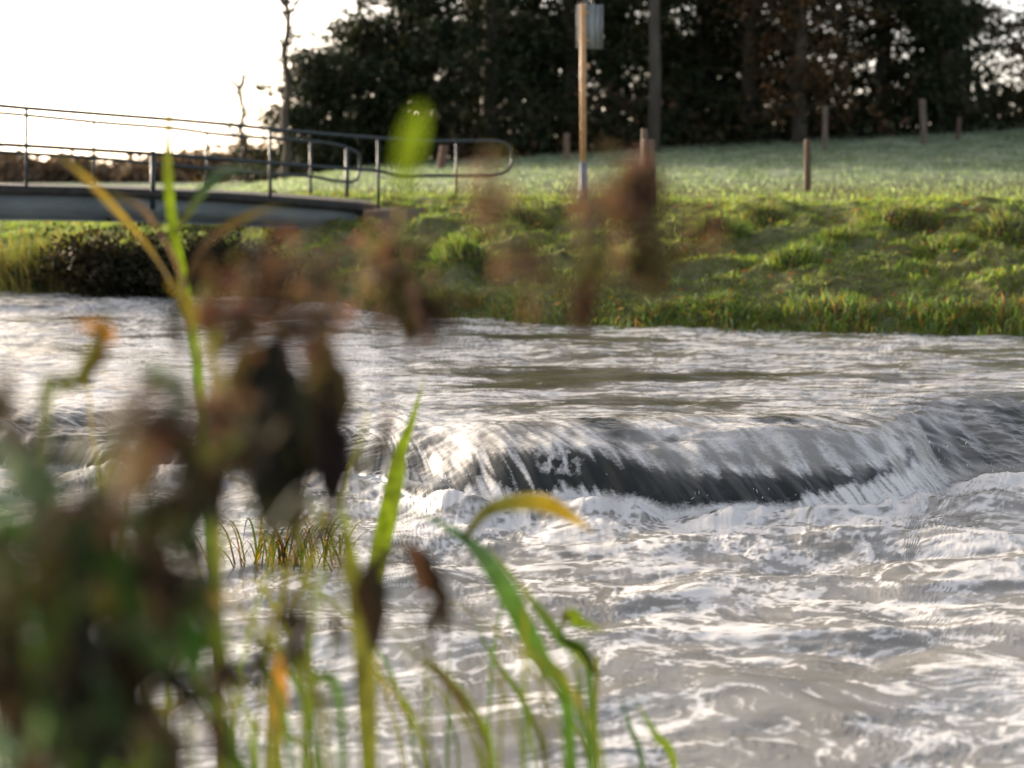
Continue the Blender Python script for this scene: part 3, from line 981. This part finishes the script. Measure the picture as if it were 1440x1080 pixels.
# bare saplings against the sky
def bare(px, ytop_, ybase, d, lean, label, r, leaves):
    b_ = at(px, ybase, d); g0 = gz(b_.x, b_.y)
    root = thing('bare_sapling', (b_.x, b_.y, g0), label, 'sapling')
    Hh = at(px, ytop_, d).z - g0
    mbt = MB(); n_ = 12; pts = []
    for i in range(n_ + 1):
        t = i / n_
        pts.append(Vector((lean * t + .07 * math.sin(i * 1.9 + px), .05 * math.cos(i * 1.3), -.2 + (Hh + .2) * t)))
    mbt.tube(pts, [r * (1 - .55 * i / n_) for i in range(n_ + 1)], 7)
    mbt.build('trunk', M_bark, root)
    tw = MB(); cent = []
    for i in range(26):
        t = random.uniform(.35, 1.0); k = min(n_ - 1, int(t * n_)); p = pts[k].lerp(pts[k + 1], t * n_ - k)
        az = random.uniform(0, 6.283)
        q_ = limb_pts(p, (math.cos(az), math.sin(az), random.uniform(.5, 1.4)), random.uniform(.35, 1.0), 5, 0, .22)
        tw.tube(q_, [r * .34 * (1 - .15 * j) for j in range(6)], 4, cap=False)
        cent += [tuple(q_[-1]), tuple(q_[3])]
    tw.build('twigs', M_bark, root)
    V, F4, cc_ = leaf_cloud(cent, .12, leaves, (.03, .07), BROWN, [3, 2, 2, 1])
    cm = mesh_np('leaves', V, F4, None, False); color_attr(cm, cc_); link('leaves', cm, M_needle, root)


random.seed(5)
bare(400, -60, 190, 46, .15, 'tall bare sapling rising close against the lowest rounded tree', .12, 2)
bare(345, 95, 222, 49, -.1, 'shorter bare sapling standing apart against the open sky', .09, 3)
# small leafy shrub at their feet
V, F4, cc_ = leaf_cloud([(random.gauss(0, .55), random.gauss(0, .4), abs(random.gauss(.5, .6))) for _ in range(46)], .2, 14, (.05, .11), BROWN + DARK, [1, 1, 1, 1, 1, 1, 1, 1])
cm = mesh_np('shrub', V, F4, None, False); color_attr(cm, cc_)
xx = (362 - 720) / FPX * 49.5
tag(link('shrub', cm, M_needle, None, (xx, 49.5, gz(xx, 49.5))), 'small brown shrub at the foot of the bare saplings', 'shrub')

# undergrowth along the foot of the wood
cent = []
for _ in range(900):
    x_ = random.uniform(-7.5, 20); y_ = random.uniform(48.5, 58)
    cent.append((x_, y_, gz(x_, y_) + abs(random.gauss(0, .75))))
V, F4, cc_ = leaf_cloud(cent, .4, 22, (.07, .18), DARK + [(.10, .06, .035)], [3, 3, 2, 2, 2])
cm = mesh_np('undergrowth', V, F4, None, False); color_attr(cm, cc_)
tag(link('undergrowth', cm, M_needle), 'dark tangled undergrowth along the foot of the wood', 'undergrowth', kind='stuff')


# far hedge on the open side of the meadow, low brown
def hedge(name, x0, x1, d, h, cols, n, label):
    cent = []
    for _ in range(n):
        x_ = random.uniform(x0, x1); y_ = d + random.gauss(0, 1.2)
        hh = h * (.75 + .25 * math.sin(x_ * .35) + .12 * math.sin(x_ * 1.3))
        cent.append((x_ - x0, y_ - d, random.uniform(0, 1) * hh))
    V, F4, cc_ = leaf_cloud(cent, .55, 16, (.16, .36), cols, [1] * len(cols))
    cm = mesh_np(name, V, F4, None, False); color_attr(cm, cc_)
    tag(link(name, cm, M_needle, None, (x0, d, gz(x0, d))), label, 'hedge')


hedge('hedge', -46, -13, 92, 1.35, [(.20, .13, .085), (.24, .15, .09), (.14, .11, .07)], 1100, 'long low brown hedge across the far meadow behind the bridge')

# bush and reeds below the bridge
random.seed(9)


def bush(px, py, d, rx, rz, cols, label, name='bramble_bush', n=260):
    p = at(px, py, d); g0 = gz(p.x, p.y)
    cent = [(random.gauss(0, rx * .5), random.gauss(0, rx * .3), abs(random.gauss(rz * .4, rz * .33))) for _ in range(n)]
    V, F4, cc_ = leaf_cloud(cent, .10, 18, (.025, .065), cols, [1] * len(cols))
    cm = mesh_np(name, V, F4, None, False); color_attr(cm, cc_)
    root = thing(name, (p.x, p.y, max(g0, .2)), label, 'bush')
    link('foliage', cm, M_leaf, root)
    st_ = MB()
    for _ in range(14):
        st_.tube(limb_pts((random.gauss(0, .1), random.gauss(0, .1), -.2), (random.gauss(0, .6), random.gauss(0, .4), 1), rz * random.uniform(.6, 1.1), 5, .05), [.012, .011, .01, .008, .006, .004], 5, (.5, .4, .3), cap=False)
    st_.build('stems', M_stem, root)


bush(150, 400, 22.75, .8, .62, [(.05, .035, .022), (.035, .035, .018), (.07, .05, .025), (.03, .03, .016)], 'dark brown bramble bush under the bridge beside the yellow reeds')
bush(245, 408, 22.4, .85, .60, [(.025, .022, .015), (.03, .03, .016), (.02, .022, .012)], 'bush beneath the bridge deck with shade put into its nearly black leaves')  # near-black leaf colours carry the shade under the deck

bush(325, 392, 22.5, .7, .50, [(.03, .028, .016), (.045, .04, .02), (.03, .036, .016)], 'added dark bush standing in for shade where the girder meets the bank')  # bush added to deepen the dark under the bridge


def reed_bed(px0, px1, py, d, n, h, label):
    p0, p1 = at(px0, py, d), at(px1, py, d)
    x = RNG.uniform(p0.x, p1.x, n); y = d + RNG.normal(0, .3, n)
    z = np.maximum(ground_z(x, y), .2)
    o0 = np.array([(p0.x + p1.x) / 2, d, .25])
    P = np.stack([x, y, z], 1) - o0
    o = blades('reed_bed', P, RNG.uniform(.5, 1.1, n) * h, RNG.uniform(.01, .022, n), np.stack([RNG.normal(0, .14, n), RNG.normal(-.05, .08, n)], 1),
               pick([(.18, .18, .05), (.24, .19, .06), (.10, .13, .035), (.30, .22, .09)], [2, 2, 2, 1], n), M_grass, None)
    o.location = o0
    tag(o, label, 'reeds', kind='stuff')


reed_bed(-120, 110, 400, 23.2, 900, .62, 'yellow green reeds at the water under the bridge')


# ------------------------------------------------------------------ plants of the near bank, far out of focus
GREEN, LIME, YELLOW, ORANGE = (.055, .11, .022), (.11, .155, .012), (.27, .18, .018), (.27, .13, .035)
BLUEG, OLIVE = (.045, .09, .058), (.10, .10, .026)
UMBER, BLACKB, RUST, PINKB, GREYG = (.055, .036, .024), (.020, .016, .013), (.15, .085, .058), (.22, .14, .105), (.17, .21, .17)


def far_d(d):
    """the near plants stand a little out from the camera, on the foot of the bank"""
    return 1 / (.096 + .78 * (1 / d - .096))


def rooted(px, py, d):
    """carry a stem on down to the soil of the near bank"""
    p = at(px, py, d)
    return Vector((p.x, p.y, gz(p.x, p.y) - .03))


def blade(pts, d, width, col, label, root=True, side=(1, 0, 0), wprof=None, name='reed_blade', dd=0.0, fold=.3):
    """one long grass blade through photo points (listed base to tip)"""
    width *= far_d(d) / d; d = far_d(d)
    P = [at(px, py, d + dd * i) for i, (px, py) in enumerate(pts)]
    if root:
        g0 = rooted(pts[0][0], pts[0][1], d)
        if g0.z < P[0].z - .05: P = [g0] + P
    S = spline(P, 26)
    n_ = len(S); W_ = []
    for i in range(n_):
        t = i / (n_ - 1)
        W_.append(width * (wprof(t) if wprof else (.35 + .65 * min(1, t * 2.2)) * max(.04, min(1, (1 - t) * 2.4))))
    o0 = S[0].copy(); mb_ = MB()
    mb_.ribbon([p - o0 for p in S], W_, side, col, fold)
    o = mb_.build(name, M_reed, None, loc=o0)
    return tag(o, label, 'grass blade', 'reed blades on the near bank')


blade([(800, 1010), (760, 925), (700, 810), (650, 755), (572, 712)], 3.3, .042, [GREEN, GREEN, GREEN, BLUEG, BLUEG], 'broad dark green blade arching over the foaming water', side=(1, .2, .3))
blade([(518, 1085), (512, 930), (530, 800), (553, 690), (562, 640), (580, 590), (598, 528)], 4.4, .050, [LIME, OLIVE, LIME, LIME, LIME], 'bright upright yellow green blade in front of the weir', side=(1, .1, 0))
blade([(652, 757), (690, 716), (755, 706), (800, 725), (838, 752)], 3.3, .036, [OLIVE, OLIVE, YELLOW, YELLOW], 'drooping yellow blade tip before the dark face of the weir', False, side=(.2, .2, 1))
blade([(520, 1080), (512, 900), (495, 790), (478, 690)], 2.9, .040, [LIME, OLIVE, OLIVE, LIME], 'yellow green upright blade among the dark wilted leaves', side=(1, .2, 0))
blade([(830, 960), (790, 900), (745, 840), (685, 765)], 3.6, .026, [GREEN, GREEN, OLIVE], 'thin green blade leaning beside the broad dark one', side=(1, .2, .3))
blade([(787, 896), (800, 866), (815, 875), (852, 888)], 3.6, .034, [OLIVE, LIME, LIME], 'short yellow green leaf bending to the river', False, side=(.2, .3, 1))
blade([(788, 897), (806, 908), (830, 935), (848, 960)], 3.6, .030, [GREEN, LIME, OLIVE], 'short green leaf pointing down at the river', False, side=(.5, .3, 1))
blade([(950, 1090), (920, 1030), (890, 980)], 3.8, .020, [LIME, LIME, GREEN], 'bright green blade alone at the edge of the reeds', side=(1, .2, 0))
blade([(905, 1090), (885, 1020), (872, 975)], 4.0, .014, [GREEN, BLUEG], 'thin dull green blade beside the bright lone one', side=(1, .2, 0))
blade([(830, 1090), (815, 1000), (812, 945), (790, 900)], 3.5, .016, [GREEN, GREEN, OLIVE], 'thin green stalk under the short leaves', side=(1, .2, 0))
blade([(388, 1090), (393, 1000), (392, 930), (385, 890)], 3.0, .032, [LIME, OLIVE, ORANGE, OLIVE], 'half green half orange blade standing low by the water', side=(1, .2, 0))
blade([(690, 1080), (640, 970), (600, 935), (540, 880)], 3.2, .020, [OLIVE, UMBER, OLIVE], 'brownish stalk running up to the dark hanging leaves', side=(1, .3, .3))
blade([(770, 1090), (735, 985), (690, 920), (665, 860)], 3.9, .016, [OLIVE, GREEN], 'thin olive blade behind the broad dark green one', side=(1, .3, .2))
blade([(480, 1010), (440, 950), (380, 900), (330, 840)], 2.8, .020, [GREEN, GREEN, OLIVE], 'green stalk slanting across the white water', True, side=(.5, .2, 1))
blade([(330, 1090), (310, 1010), (270, 940), (255, 860)], 2.6, .022, [GREEN, GREEN, OLIVE], 'green blade at the edge of the dark leaf mass', side=(1, .3, .2))
blade([(150, 1080), (180, 1020), (230, 1000), (262, 980)], 2.6, .034, [OLIVE, YELLOW, LIME], 'yellow leaf low among the dark wilted leaves', True, side=(.2, .3, 1))
# tall stalk with its fan of leaves
blade([(310, 1085), (300, 800), (275, 500), (245, 330), (236, 250), (237, 180), (241, 72)], 4.0, .026, [GREEN, OLIVE, GREEN, LIME, LIME, OLIVE, YELLOW], 'tall green stalk crossing the bridge rail and thinning to a tip', side=(1, .1, 0),
      wprof=lambda t: .9 if t < .72 else max(.42, .9 - (t - .72) * 4))
blade([(268, 470), (225, 375), (150, 288), (112, 248), (78, 214)], 4.0, .058, [OLIVE, YELLOW, YELLOW, OLIVE], 'mustard yellow leaf slanting across the bridge girder', False, side=(.6, .1, -1), dd=-.32)
blade([(263, 432), (240, 360), (200, 300), (150, 270)], 4.0, .052, [OLIVE, ORANGE, PINKB, OLIVE], 'pale orange leaf below the mustard one', False, side=(.6, .1, -1), dd=-.36)
blade([(245, 330), (296, 258), (335, 240), (400, 243)], 4.0, .032, [OLIVE, BLUEG, BLUEG, OLIVE], 'grey green leaf curving in front of the railing', False, side=(.5, 1, -.5), dd=-.36)
blade([(300, 500), (285, 465), (262, 425), (235, 395)], 2.3, .024, [OLIVE, OLIVE, YELLOW], 'olive stalk over the bright upstream water', True, side=(1, .1, 0))
blade([(258, 410), (275, 362), (305, 330), (360, 300), (412, 288)], 4.0, .022, [UMBER, UMBER, RUST, YELLOW, OLIVE], 'yellow and brown leaf in front of the girder', False, side=(.5, 1, -.5), dd=-.36)
blade([(60, 640), (110, 545), (140, 470), (150, 430)], 2.2, .024, [BLUEG, OLIVE, OLIVE], 'grey olive stalk over the bright river', True, side=(1, .1, 0))
blade([(113, 540), (146, 492), (140, 462), (100, 455)], 2.2, .030, [OLIVE, ORANGE, ORANGE], 'small orange leaf over the bright river', False, side=(.2, .1, 1))
blade([(565, 900), (575, 600), (572, 330), (568, 248), (580, 190), (592, 148)], 1.55, .022, [GREEN, GREEN, GREEN, LIME, LIME, LIME], 'blurred lime green leaf tip in front of the wood', side=(1, .1, 0),
      wprof=lambda t: .04 if t < .56 else max(.1, math.sin((t - .56) / .44 * 3.0) ** .7))


random.seed(77)
for i in range(32):
    bx = random.uniform(330, 880); ln = random.uniform(110, 300); ty = 1085 - ln
    tx = bx - random.uniform(-20, 190) * ln / 250; mx = bx + (tx - bx) * .35 + random.uniform(-8, 8)
    blade([(bx, 1095), (mx, 1085 - ln * .5), (tx, ty)] if i % 3 else [(bx, 1095), (bx + (tx - bx) * .3, 1085 - ln * .6), (tx, ty), (tx - 40, ty + 22)],
          random.uniform(2.9, 4.2), random.uniform(.005, .012), [random.choice([GREEN, OLIVE, UMBER]), random.choice([GREEN, LIME, OLIVE]), random.choice([LIME, OLIVE, YELLOW, UMBER])],
          'thin loose reed blade among the others low by the near water', side=(1, .3, .2))


for i in range(30):
    bx = random.uniform(-20, 470); ty = random.uniform(480, 900)
    tx = bx + random.uniform(-190, 120); mx = bx + (tx - bx) * .25
    blade([(bx, 1095), (mx, (1095 + ty) / 2 + 40), (tx, ty)] if i % 2 else [(bx, 1095), (mx, (1095 + ty) / 2), (tx, ty), (tx + random.choice([-55, 60]), ty + 30)],
          random.uniform(2.2, 3.6), random.uniform(.0035, .009), [random.choice([GREEN, OLIVE, UMBER]), random.choice([OLIVE, LIME, OLIVE]), random.choice([LIME, OLIVE, YELLOW, UMBER])],
          'thin loose reed stalk tangled among the dark wilted leaves', side=(1, .3, .2))


def leaf_shape(mb_, base, tip, w, col, curl=.25, side=None):
    """pointed oval leaf, slightly folded and drooping"""
    base, tip = Vector(base), Vector(tip); L = (tip - base).length; n_ = 9
    ax = (tip - base).normalized()
    s_ = Vector((random.gauss(0, 1), random.gauss(0, .6), random.gauss(0, 1))) if side is None else Vector(side)
    s_ = (s_ - ax * s_.dot(ax)).normalized(); nn = ax.cross(s_)
    pts = []; ww = []
    for i in range(n_ + 1):
        t = i / n_
        pts.append(base + ax * (L * t) + nn * (curl * L * math.sin(t * 2.6) * .5) + s_ * (.06 * L * math.sin(t * 5)))
        ww.append(max(.04, math.sin(math.pi * min(1, t * .93 + .07)) ** .8) * w * (1 + .12 * math.sin(i * 2.7)))
    mb_.ribbon(pts, ww, s_, col, .45)


def wilted(name, stem_px, d, label, leaves, seeds=(), cat='wilted plant', stem_col=UMBER, r=.0028, extra=0, ecols=(UMBER, BLACKB), seed=1, hang=1.0):
    """plant with a stem, hanging leaves given by photo position (px, py, length px, width ratio, colour, angle) and clusters of seed"""
    random.seed(seed)
    d0_ = d; d = 1 / (.096 + 1.0 * (1 / d - .096)); r *= d / d0_
    P = [at(px, py, d) for px, py in stem_px]
    g0 = rooted(stem_px[0][0], stem_px[0][1], d)
    if g0.z < P[0].z - .05: P = [g0] + P
    S = spline(P, 30); o0 = S[0].copy()
    root = thing(name, tuple(o0), label, cat, 'wilted plants on the near bank')
    mb_ = MB(); mb_.tube([p - o0 for p in S], [r * (1.2 - .8 * i / 30) for i in range(31)], 6, stem_col)
    lf = MB(); sc = d / FPX
    items = list(leaves)
    for _ in range(extra):
        k = random.randint(9, 30); p = S[k]
        px = 720 + (p.x / p.y) * FPX; py = 540 - FPX * math.tan(math.atan2(p.z - CAM_Z, p.y) + PITCH)
        items.append((px + random.gauss(0, 55), py + random.gauss(15, 50), random.uniform(45, 110), random.uniform(.24, .46), random.choice(ecols), random.uniform(40, 140)))
    for (px, py, L, wr, col, ang) in items:
        c = at(px, py, d + random.gauss(0, .07)) - o0
        a = R(ang); v = Vector((math.cos(a), random.gauss(0, .25), -math.sin(a)))
        L_ = L * sc
        base = c - v * (L_ * .5)
        k = min(range(len(S)), key=lambda i: (S[i] - o0 - base).length)
        # petiole back to the stem
        a0 = S[k] - o0
        mb_.tube(spline([a0, (a0 + base) / 2 + Vector((0, 0, .012)), base], 6), r * .45, 4, stem_col, cap=False)
        cv = tuple(x_ * random.uniform(.8, 1.2) for x_ in col)
        leaf_shape(lf, base, c + v * (L_ * .5), L_ * wr, cv, random.uniform(-.35, .35))
    mb_.build('stem', M_stem, root)
    if items: lf.build('foliage', M_leaf, root)
    for (px, py, rx, ry, n_, col) in seeds:
        sd = MB()
        c = at(px, py, d) - o0
        k = min(range(len(S)), key=lambda i: (S[i] - o0 - c).length)
        ax0 = S[k] - o0
        sd.tube(spline([ax0, (ax0 + c) / 2 + Vector((0, 0, .01)), c], 5), r * .5, 4, stem_col)
        for _ in range(int(n_ * 1.0)):
            q_ = c + Vector((random.gauss(0, rx * sc * .5), random.gauss(0, rx * sc * .4), random.gauss(0, ry * sc * .5)))
            cv = tuple(x_ * random.uniform(.7, 1.3) for x_ in col)
            e_ = q_ + Vector((random.gauss(0, .3), random.gauss(0, .3), random.gauss(-.4, .6))).normalized() * random.uniform(.012, .034)
            sd.tube([c, (c + q_) / 2 + Vector((0, 0, .004)), q_], .0008, 3, stem_col, cap=False)
            leaf_shape(sd, q_, e_, random.uniform(.006, .014), cv)
        sd.build('seed_head', M_leaf, root)
    return root


wilted('wilted_nettle', [(440, 1090), (425, 800), (400, 600), (380, 450), (372, 370)], 2.3, 'nearly black wilted plant hanging thick leaves over the river', [
    (365, 600, 210, .42, BLACKB, 95), (335, 560, 150, .5, UMBER, 100), (400, 560, 170, .5, BLACKB, 80), (440, 600, 160, .45, UMBER, 92), (380, 670, 170, .5, BLACKB, 85),
    (470, 650, 130, .45, BLACKB, 80), (420, 700, 120, .5, UMBER, 100), (465, 560, 130, .4, UMBER, 75), (355, 640, 130, .6, BLACKB, 110), (425, 580, 75, .7, YELLOW, 80), (450, 510, 120, .4, UMBER, 90), (300, 520, 90, .5, PINKB, 60), (410, 640, 150, .5, BLACKB, 95)],
    [(385, 410, 60, 90, 80, RUST), (450, 395, 60, 70, 60, PINKB), (335, 440, 50, 40, 70, RUST), (430, 455, 56, 50, 60, RUST)], seed=3, extra=16, ecols=(BLACKB, BLACKB, UMBER))
wilted('wilted_nettle', [(640, 1090), (600, 900), (560, 700), (545, 520), (560, 400), (545, 330)], 2.7, 'brown wilted plant with a drooping seed head in mid stream', [
    (575, 455, 80, .38, UMBER, 85), (537, 572, 55, .5, BLACKB, 90), (540, 610, 60, .25, UMBER, 95), (600, 430, 80, .4, RUST, 70)],
    [(560, 395, 60, 70, 90, RUST), (598, 440, 60, 34, 80, UMBER), (545, 345, 34, 60, 40, PINKB), (578, 430, 46, 50, 90, UMBER)], seed=4)
wilted('wilted_nettle', [(600, 1090), (590, 930), (570, 820), (560, 770)], 2.9, 'pair of dark shrivelled leaves hanging on one stalk over the foam', [
    (530, 855, 120, .34, BLACKB, 78), (606, 835, 135, .42, UMBER, 80), (590, 800, 90, .4, UMBER, 60), (622, 870, 80, .35, BLACKB, 95)], seed=5)
wilted('dry_seed_stalk', [(660, 1090), (680, 700), (695, 400), (690, 260)], 1.9, 'pale brown blurred seed stalk in front of the bank by the rail loop', [], [(688, 280, 34, 50, 40, PINKB), (745, 370, 36, 80, 26, RUST)], 'seed stalk', seed=6)
wilted('dry_seed_stalk', [(760, 1090), (790, 800), (820, 500), (830, 300)], 2.0, 'faded brown seed stalk below the sign pole', [(822, 435, 60, .5, UMBER, 90)], [(830, 300, 30, 70, 36, PINKB), (835, 370, 30, 60, 28, OLIVE), (822, 425, 18, 36, 44, UMBER)], 'seed stalk', seed=7)
wilted('dry_seed_stalk', [(820, 1090), (850, 800), (885, 500), (892, 260)], 2.1, 'dense brown seed stalk covering the foot of the thick fence post', [(893, 428, 55, .45, BLACKB, 55), (925, 365, 55, .4, UMBER, 90), (960, 345, 55, .35, UMBER, 95)],
       [(888, 262, 44, 42, 110, RUST), (893, 300, 34, 34, 50, UMBER), (922, 360, 14, 40, 44, UMBER), (880, 375, 50, 16, 26, RUST), (985, 320, 34, 20, 20, RUST)], 'seed stalk', seed=8)
wilted('dry_seed_stalk', [(-70, 1090), (-50, 500), (-20, 200), (-4, 92)], 2.6, 'grey shrivelled leaves of a stalk against the open sky', [(10, 97, 46, .34, (.05, .045, .045), 62), (34, 72, 62, .13, (.06, .05, .045), 18), (-4, 82, 40, .4, (.06, .055, .055), 10)], [], 'seed stalk', seed=9)
DKS = (UMBER, BLACKB, BLACKB, (.05, .07, .03), (.04, .065, .03))
LEFT = [([(90, 1090), (70, 850), (40, 700), (20, 610)], 1.7, 'dark plant with grey green leaves low at the edge of the bank', 44, DKS + (GREYG, OLIVE, BLUEG), 11, [(15, 645, 100, .45, GREYG, 70), (60, 690, 90, .45, BLUEG, 60), (20, 790, 110, .5, BLACKB, 80)], [(110, 730, 70, 60, 60, RUST)]),
        ([(180, 1090), (160, 900), (150, 740), (190, 590)], 1.8, 'reddish brown leafy plant deepest in the near leaf mass', 44, DKS + (RUST, OLIVE, YELLOW), 12, [(230, 620, 90, .5, RUST, 60), (180, 660, 90, .5, RUST, 100), (90, 750, 100, .45, RUST, 80), (260, 660, 90, .5, UMBER, 95)], [(235, 600, 70, 50, 70, RUST), (300, 580, 50, 40, 50, PINKB)]),
        ([(260, 1090), (250, 900), (265, 740), (280, 600)], 2.0, 'dark olive plant leaning to the black hanging leaves', 46, DKS + (OLIVE, GREEN), 13, [(230, 830, 120, .45, BLACKB, 90), (270, 700, 100, .45, UMBER, 80), (190, 880, 100, .5, (.07, .10, .03), 60), (268, 740, 80, .5, BLUEG, 95)], [(300, 680, 40, 50, 50, UMBER)]),
        ([(20, 1090), (10, 950), (20, 820), (60, 740)], 1.5, 'very dark broad leaved plant filling the corner of the bank', 56, DKS + (GREEN, BLACKB), 14, [(40, 900, 160, .5, BLACKB, 80), (110, 950, 150, .5, BLACKB, 100), (10, 1000, 150, .5, UMBER, 70), (60, 830, 130, .5, UMBER, 110)], []),
        ([(140, 1090), (150, 1000), (130, 900), (120, 800)], 1.7, 'dark green leaved plant in the middle of the near leaf mass', 56, DKS + (GREEN, GREEN, BLACKB), 15, [(130, 1040, 160, .5, (.03, .06, .03), 80), (180, 960, 130, .5, BLACKB, 95), (210, 910, 110, .5, (.06, .10, .03), 40), (100, 870, 120, .5, BLACKB, 75)], []),
        ([(230, 1090), (215, 960), (200, 830), (225, 700)], 1.9, 'nearly black leafy plant behind the green leaved one', 52, (BLACKB, UMBER, BLACKB, (.04, .065, .03)), 17, [], []),
        ([(70, 1150), (80, 1080), (100, 1010), (130, 930)], 1.9, 'low dark green plant with olive leaves at the very bottom of the leaf mass', 40, (GREEN, BLACKB, OLIVE, (.03, .06, .03)), 18, [(60, 1030, 150, .4, (.03, .06, .03), 70), (150, 1050, 140, .4, (.03, .055, .03), 110)], []),
        ([(210, 1150), (215, 1090), (190, 1020), (170, 950)], 2.1, 'low olive plant with narrow leaves beside the half orange blade', 30, (GREEN, OLIVE, UMBER, LIME), 19, [], []),
        ([(330, 1090), (320, 980), (290, 880), (250, 790)], 2.4, 'thin brown plant with a rusty leaf over the white water', 12, (UMBER, OLIVE, RUST), 16, [(285, 835, 70, .3, RUST, 20), (255, 860, 100, .4, BLACKB, 85), (405, 860, 60, .3, UMBER, 90)], [(405, 870, 16, 30, 24, UMBER)])]
for stem_px, d, lb, ex, ec, sd, lv, se in LEFT:
    wilted('wilted_nettle', stem_px, d, lb, lv, se, extra=ex, ecols=ec, seed=sd)


# clump of grass standing in the water beside the weir
def clump(px, py, d, n, h, label, spread, seed):
    random.seed(seed * 3)
    p = at(px, py, d); o0 = Vector((p.x, p.y, 0.0)); mb_ = MB()
    for _ in range(n):
        b_ = Vector((random.gauss(0, spread), random.gauss(0, spread * .35), -.04))
        az = random.uniform(0, 6.283); L = h * random.uniform(.5, 1.1); rc = L * random.uniform(.5, 1.5)
        v = Vector((math.cos(az) * rc, math.sin(az) * rc * .5, 0))
        pts = spline([b_, b_ + v * .25 + Vector((0, 0, L * .6)), b_ + v * .65 + Vector((0, 0, L * .85)), b_ + v * 1.05 + Vector((0, 0, L * random.uniform(.35, .8)))], 8)
        w = random.uniform(.006, .016)
        c = random.choice([GREEN, LIME, OLIVE, ORANGE, RUST, UMBER, YELLOW])
        mb_.ribbon(pts, [w * (1 - .95 * (i / 8) ** 2) for i in range(9)], (-math.sin(az), math.cos(az), .2), c)
    o = mb_.build('grass_clump', M_reed, None, loc=o0)
    tag(o, label, 'grass clump')


clump(395, 806, 8.9, 95, .33, 'orange and green grass clump growing out of the river below the weir', .17, 31)
clump(470, 790, 9.1, 16, .24, 'few green blades in the river beside the orange grass clump', .06, 32)

# cover of low grass over the near bank
n = 9000
x = RNG.uniform(-6, 6, n); y = RNG.uniform(-1.5, 4.4, n)
P = np.stack([x, y, ground_z(x, y) - .01], 1)
H = RNG.uniform(.05, .16, n); W = RNG.uniform(.004, .009, n)
# keep it under the view of the lens: the plants above are what shows
lean = np.stack([RNG.normal(.02, .05, n), RNG.normal(.02, .05, n)], 1)
blades('near_grass', P, H, W, lean, pick(GREENS, [3, 3, 2, 1, 1, 1], n), M_grass, 'short grass covering the near bank')

# ------------------------------------------------------------------ sky, sun, render settings
SUN_AZ, SUN_EL = R(-45), R(11)        # azimuth from straight ahead, negative = towards the open side
w = bpy.data.worlds.new('World'); C.world = w; w.use_nodes = True
nt = w.node_tree; bg = nt.nodes['Background']
sky = nt.nodes.new('ShaderNodeTexSky'); sky.sky_type = 'NISHITA'; sky.sun_disc = False
sky.sun_elevation = SUN_EL; sky.sun_rotation = SUN_AZ
sky.air_density = .5; sky.dust_density = 2.2; sky.ozone_density = .6
hs = nt.nodes.new('ShaderNodeHueSaturation'); hs.inputs['Saturation'].default_value = .6   # thin high cloud
nt.links.new(sky.outputs[0], hs.inputs['Color']); nt.links.new(mixc(nt, 1.0, hs.outputs[0], (1.10, 1.0, .89), 'MULTIPLY'), bg.inputs[0]); bg.inputs[1].default_value = .14
sd = bpy.data.lights.new('sun', 'SUN'); sd.energy = 2.4; sd.angle = R(.6); sd.color = (1, .85, .67)
so = bpy.data.objects.new('sun', sd); COL.objects.link(so)
v = Vector((math.sin(SUN_AZ) * math.cos(SUN_EL), math.cos(SUN_AZ) * math.cos(SUN_EL), math.sin(SUN_EL)))
so.rotation_euler = v.to_track_quat('Z', 'Y').to_euler()

vs_ = C.view_settings
vs_.view_transform = 'Standard'; vs_.look = 'None'; vs_.gamma = 1; vs_.exposure = 1.7
C.render.engine = 'CYCLES'
C.cycles.use_denoising = True
C.cycles.max_bounces = 6; C.cycles.transparent_max_bounces = 4
C.cycles.sample_clamp_indirect = 8
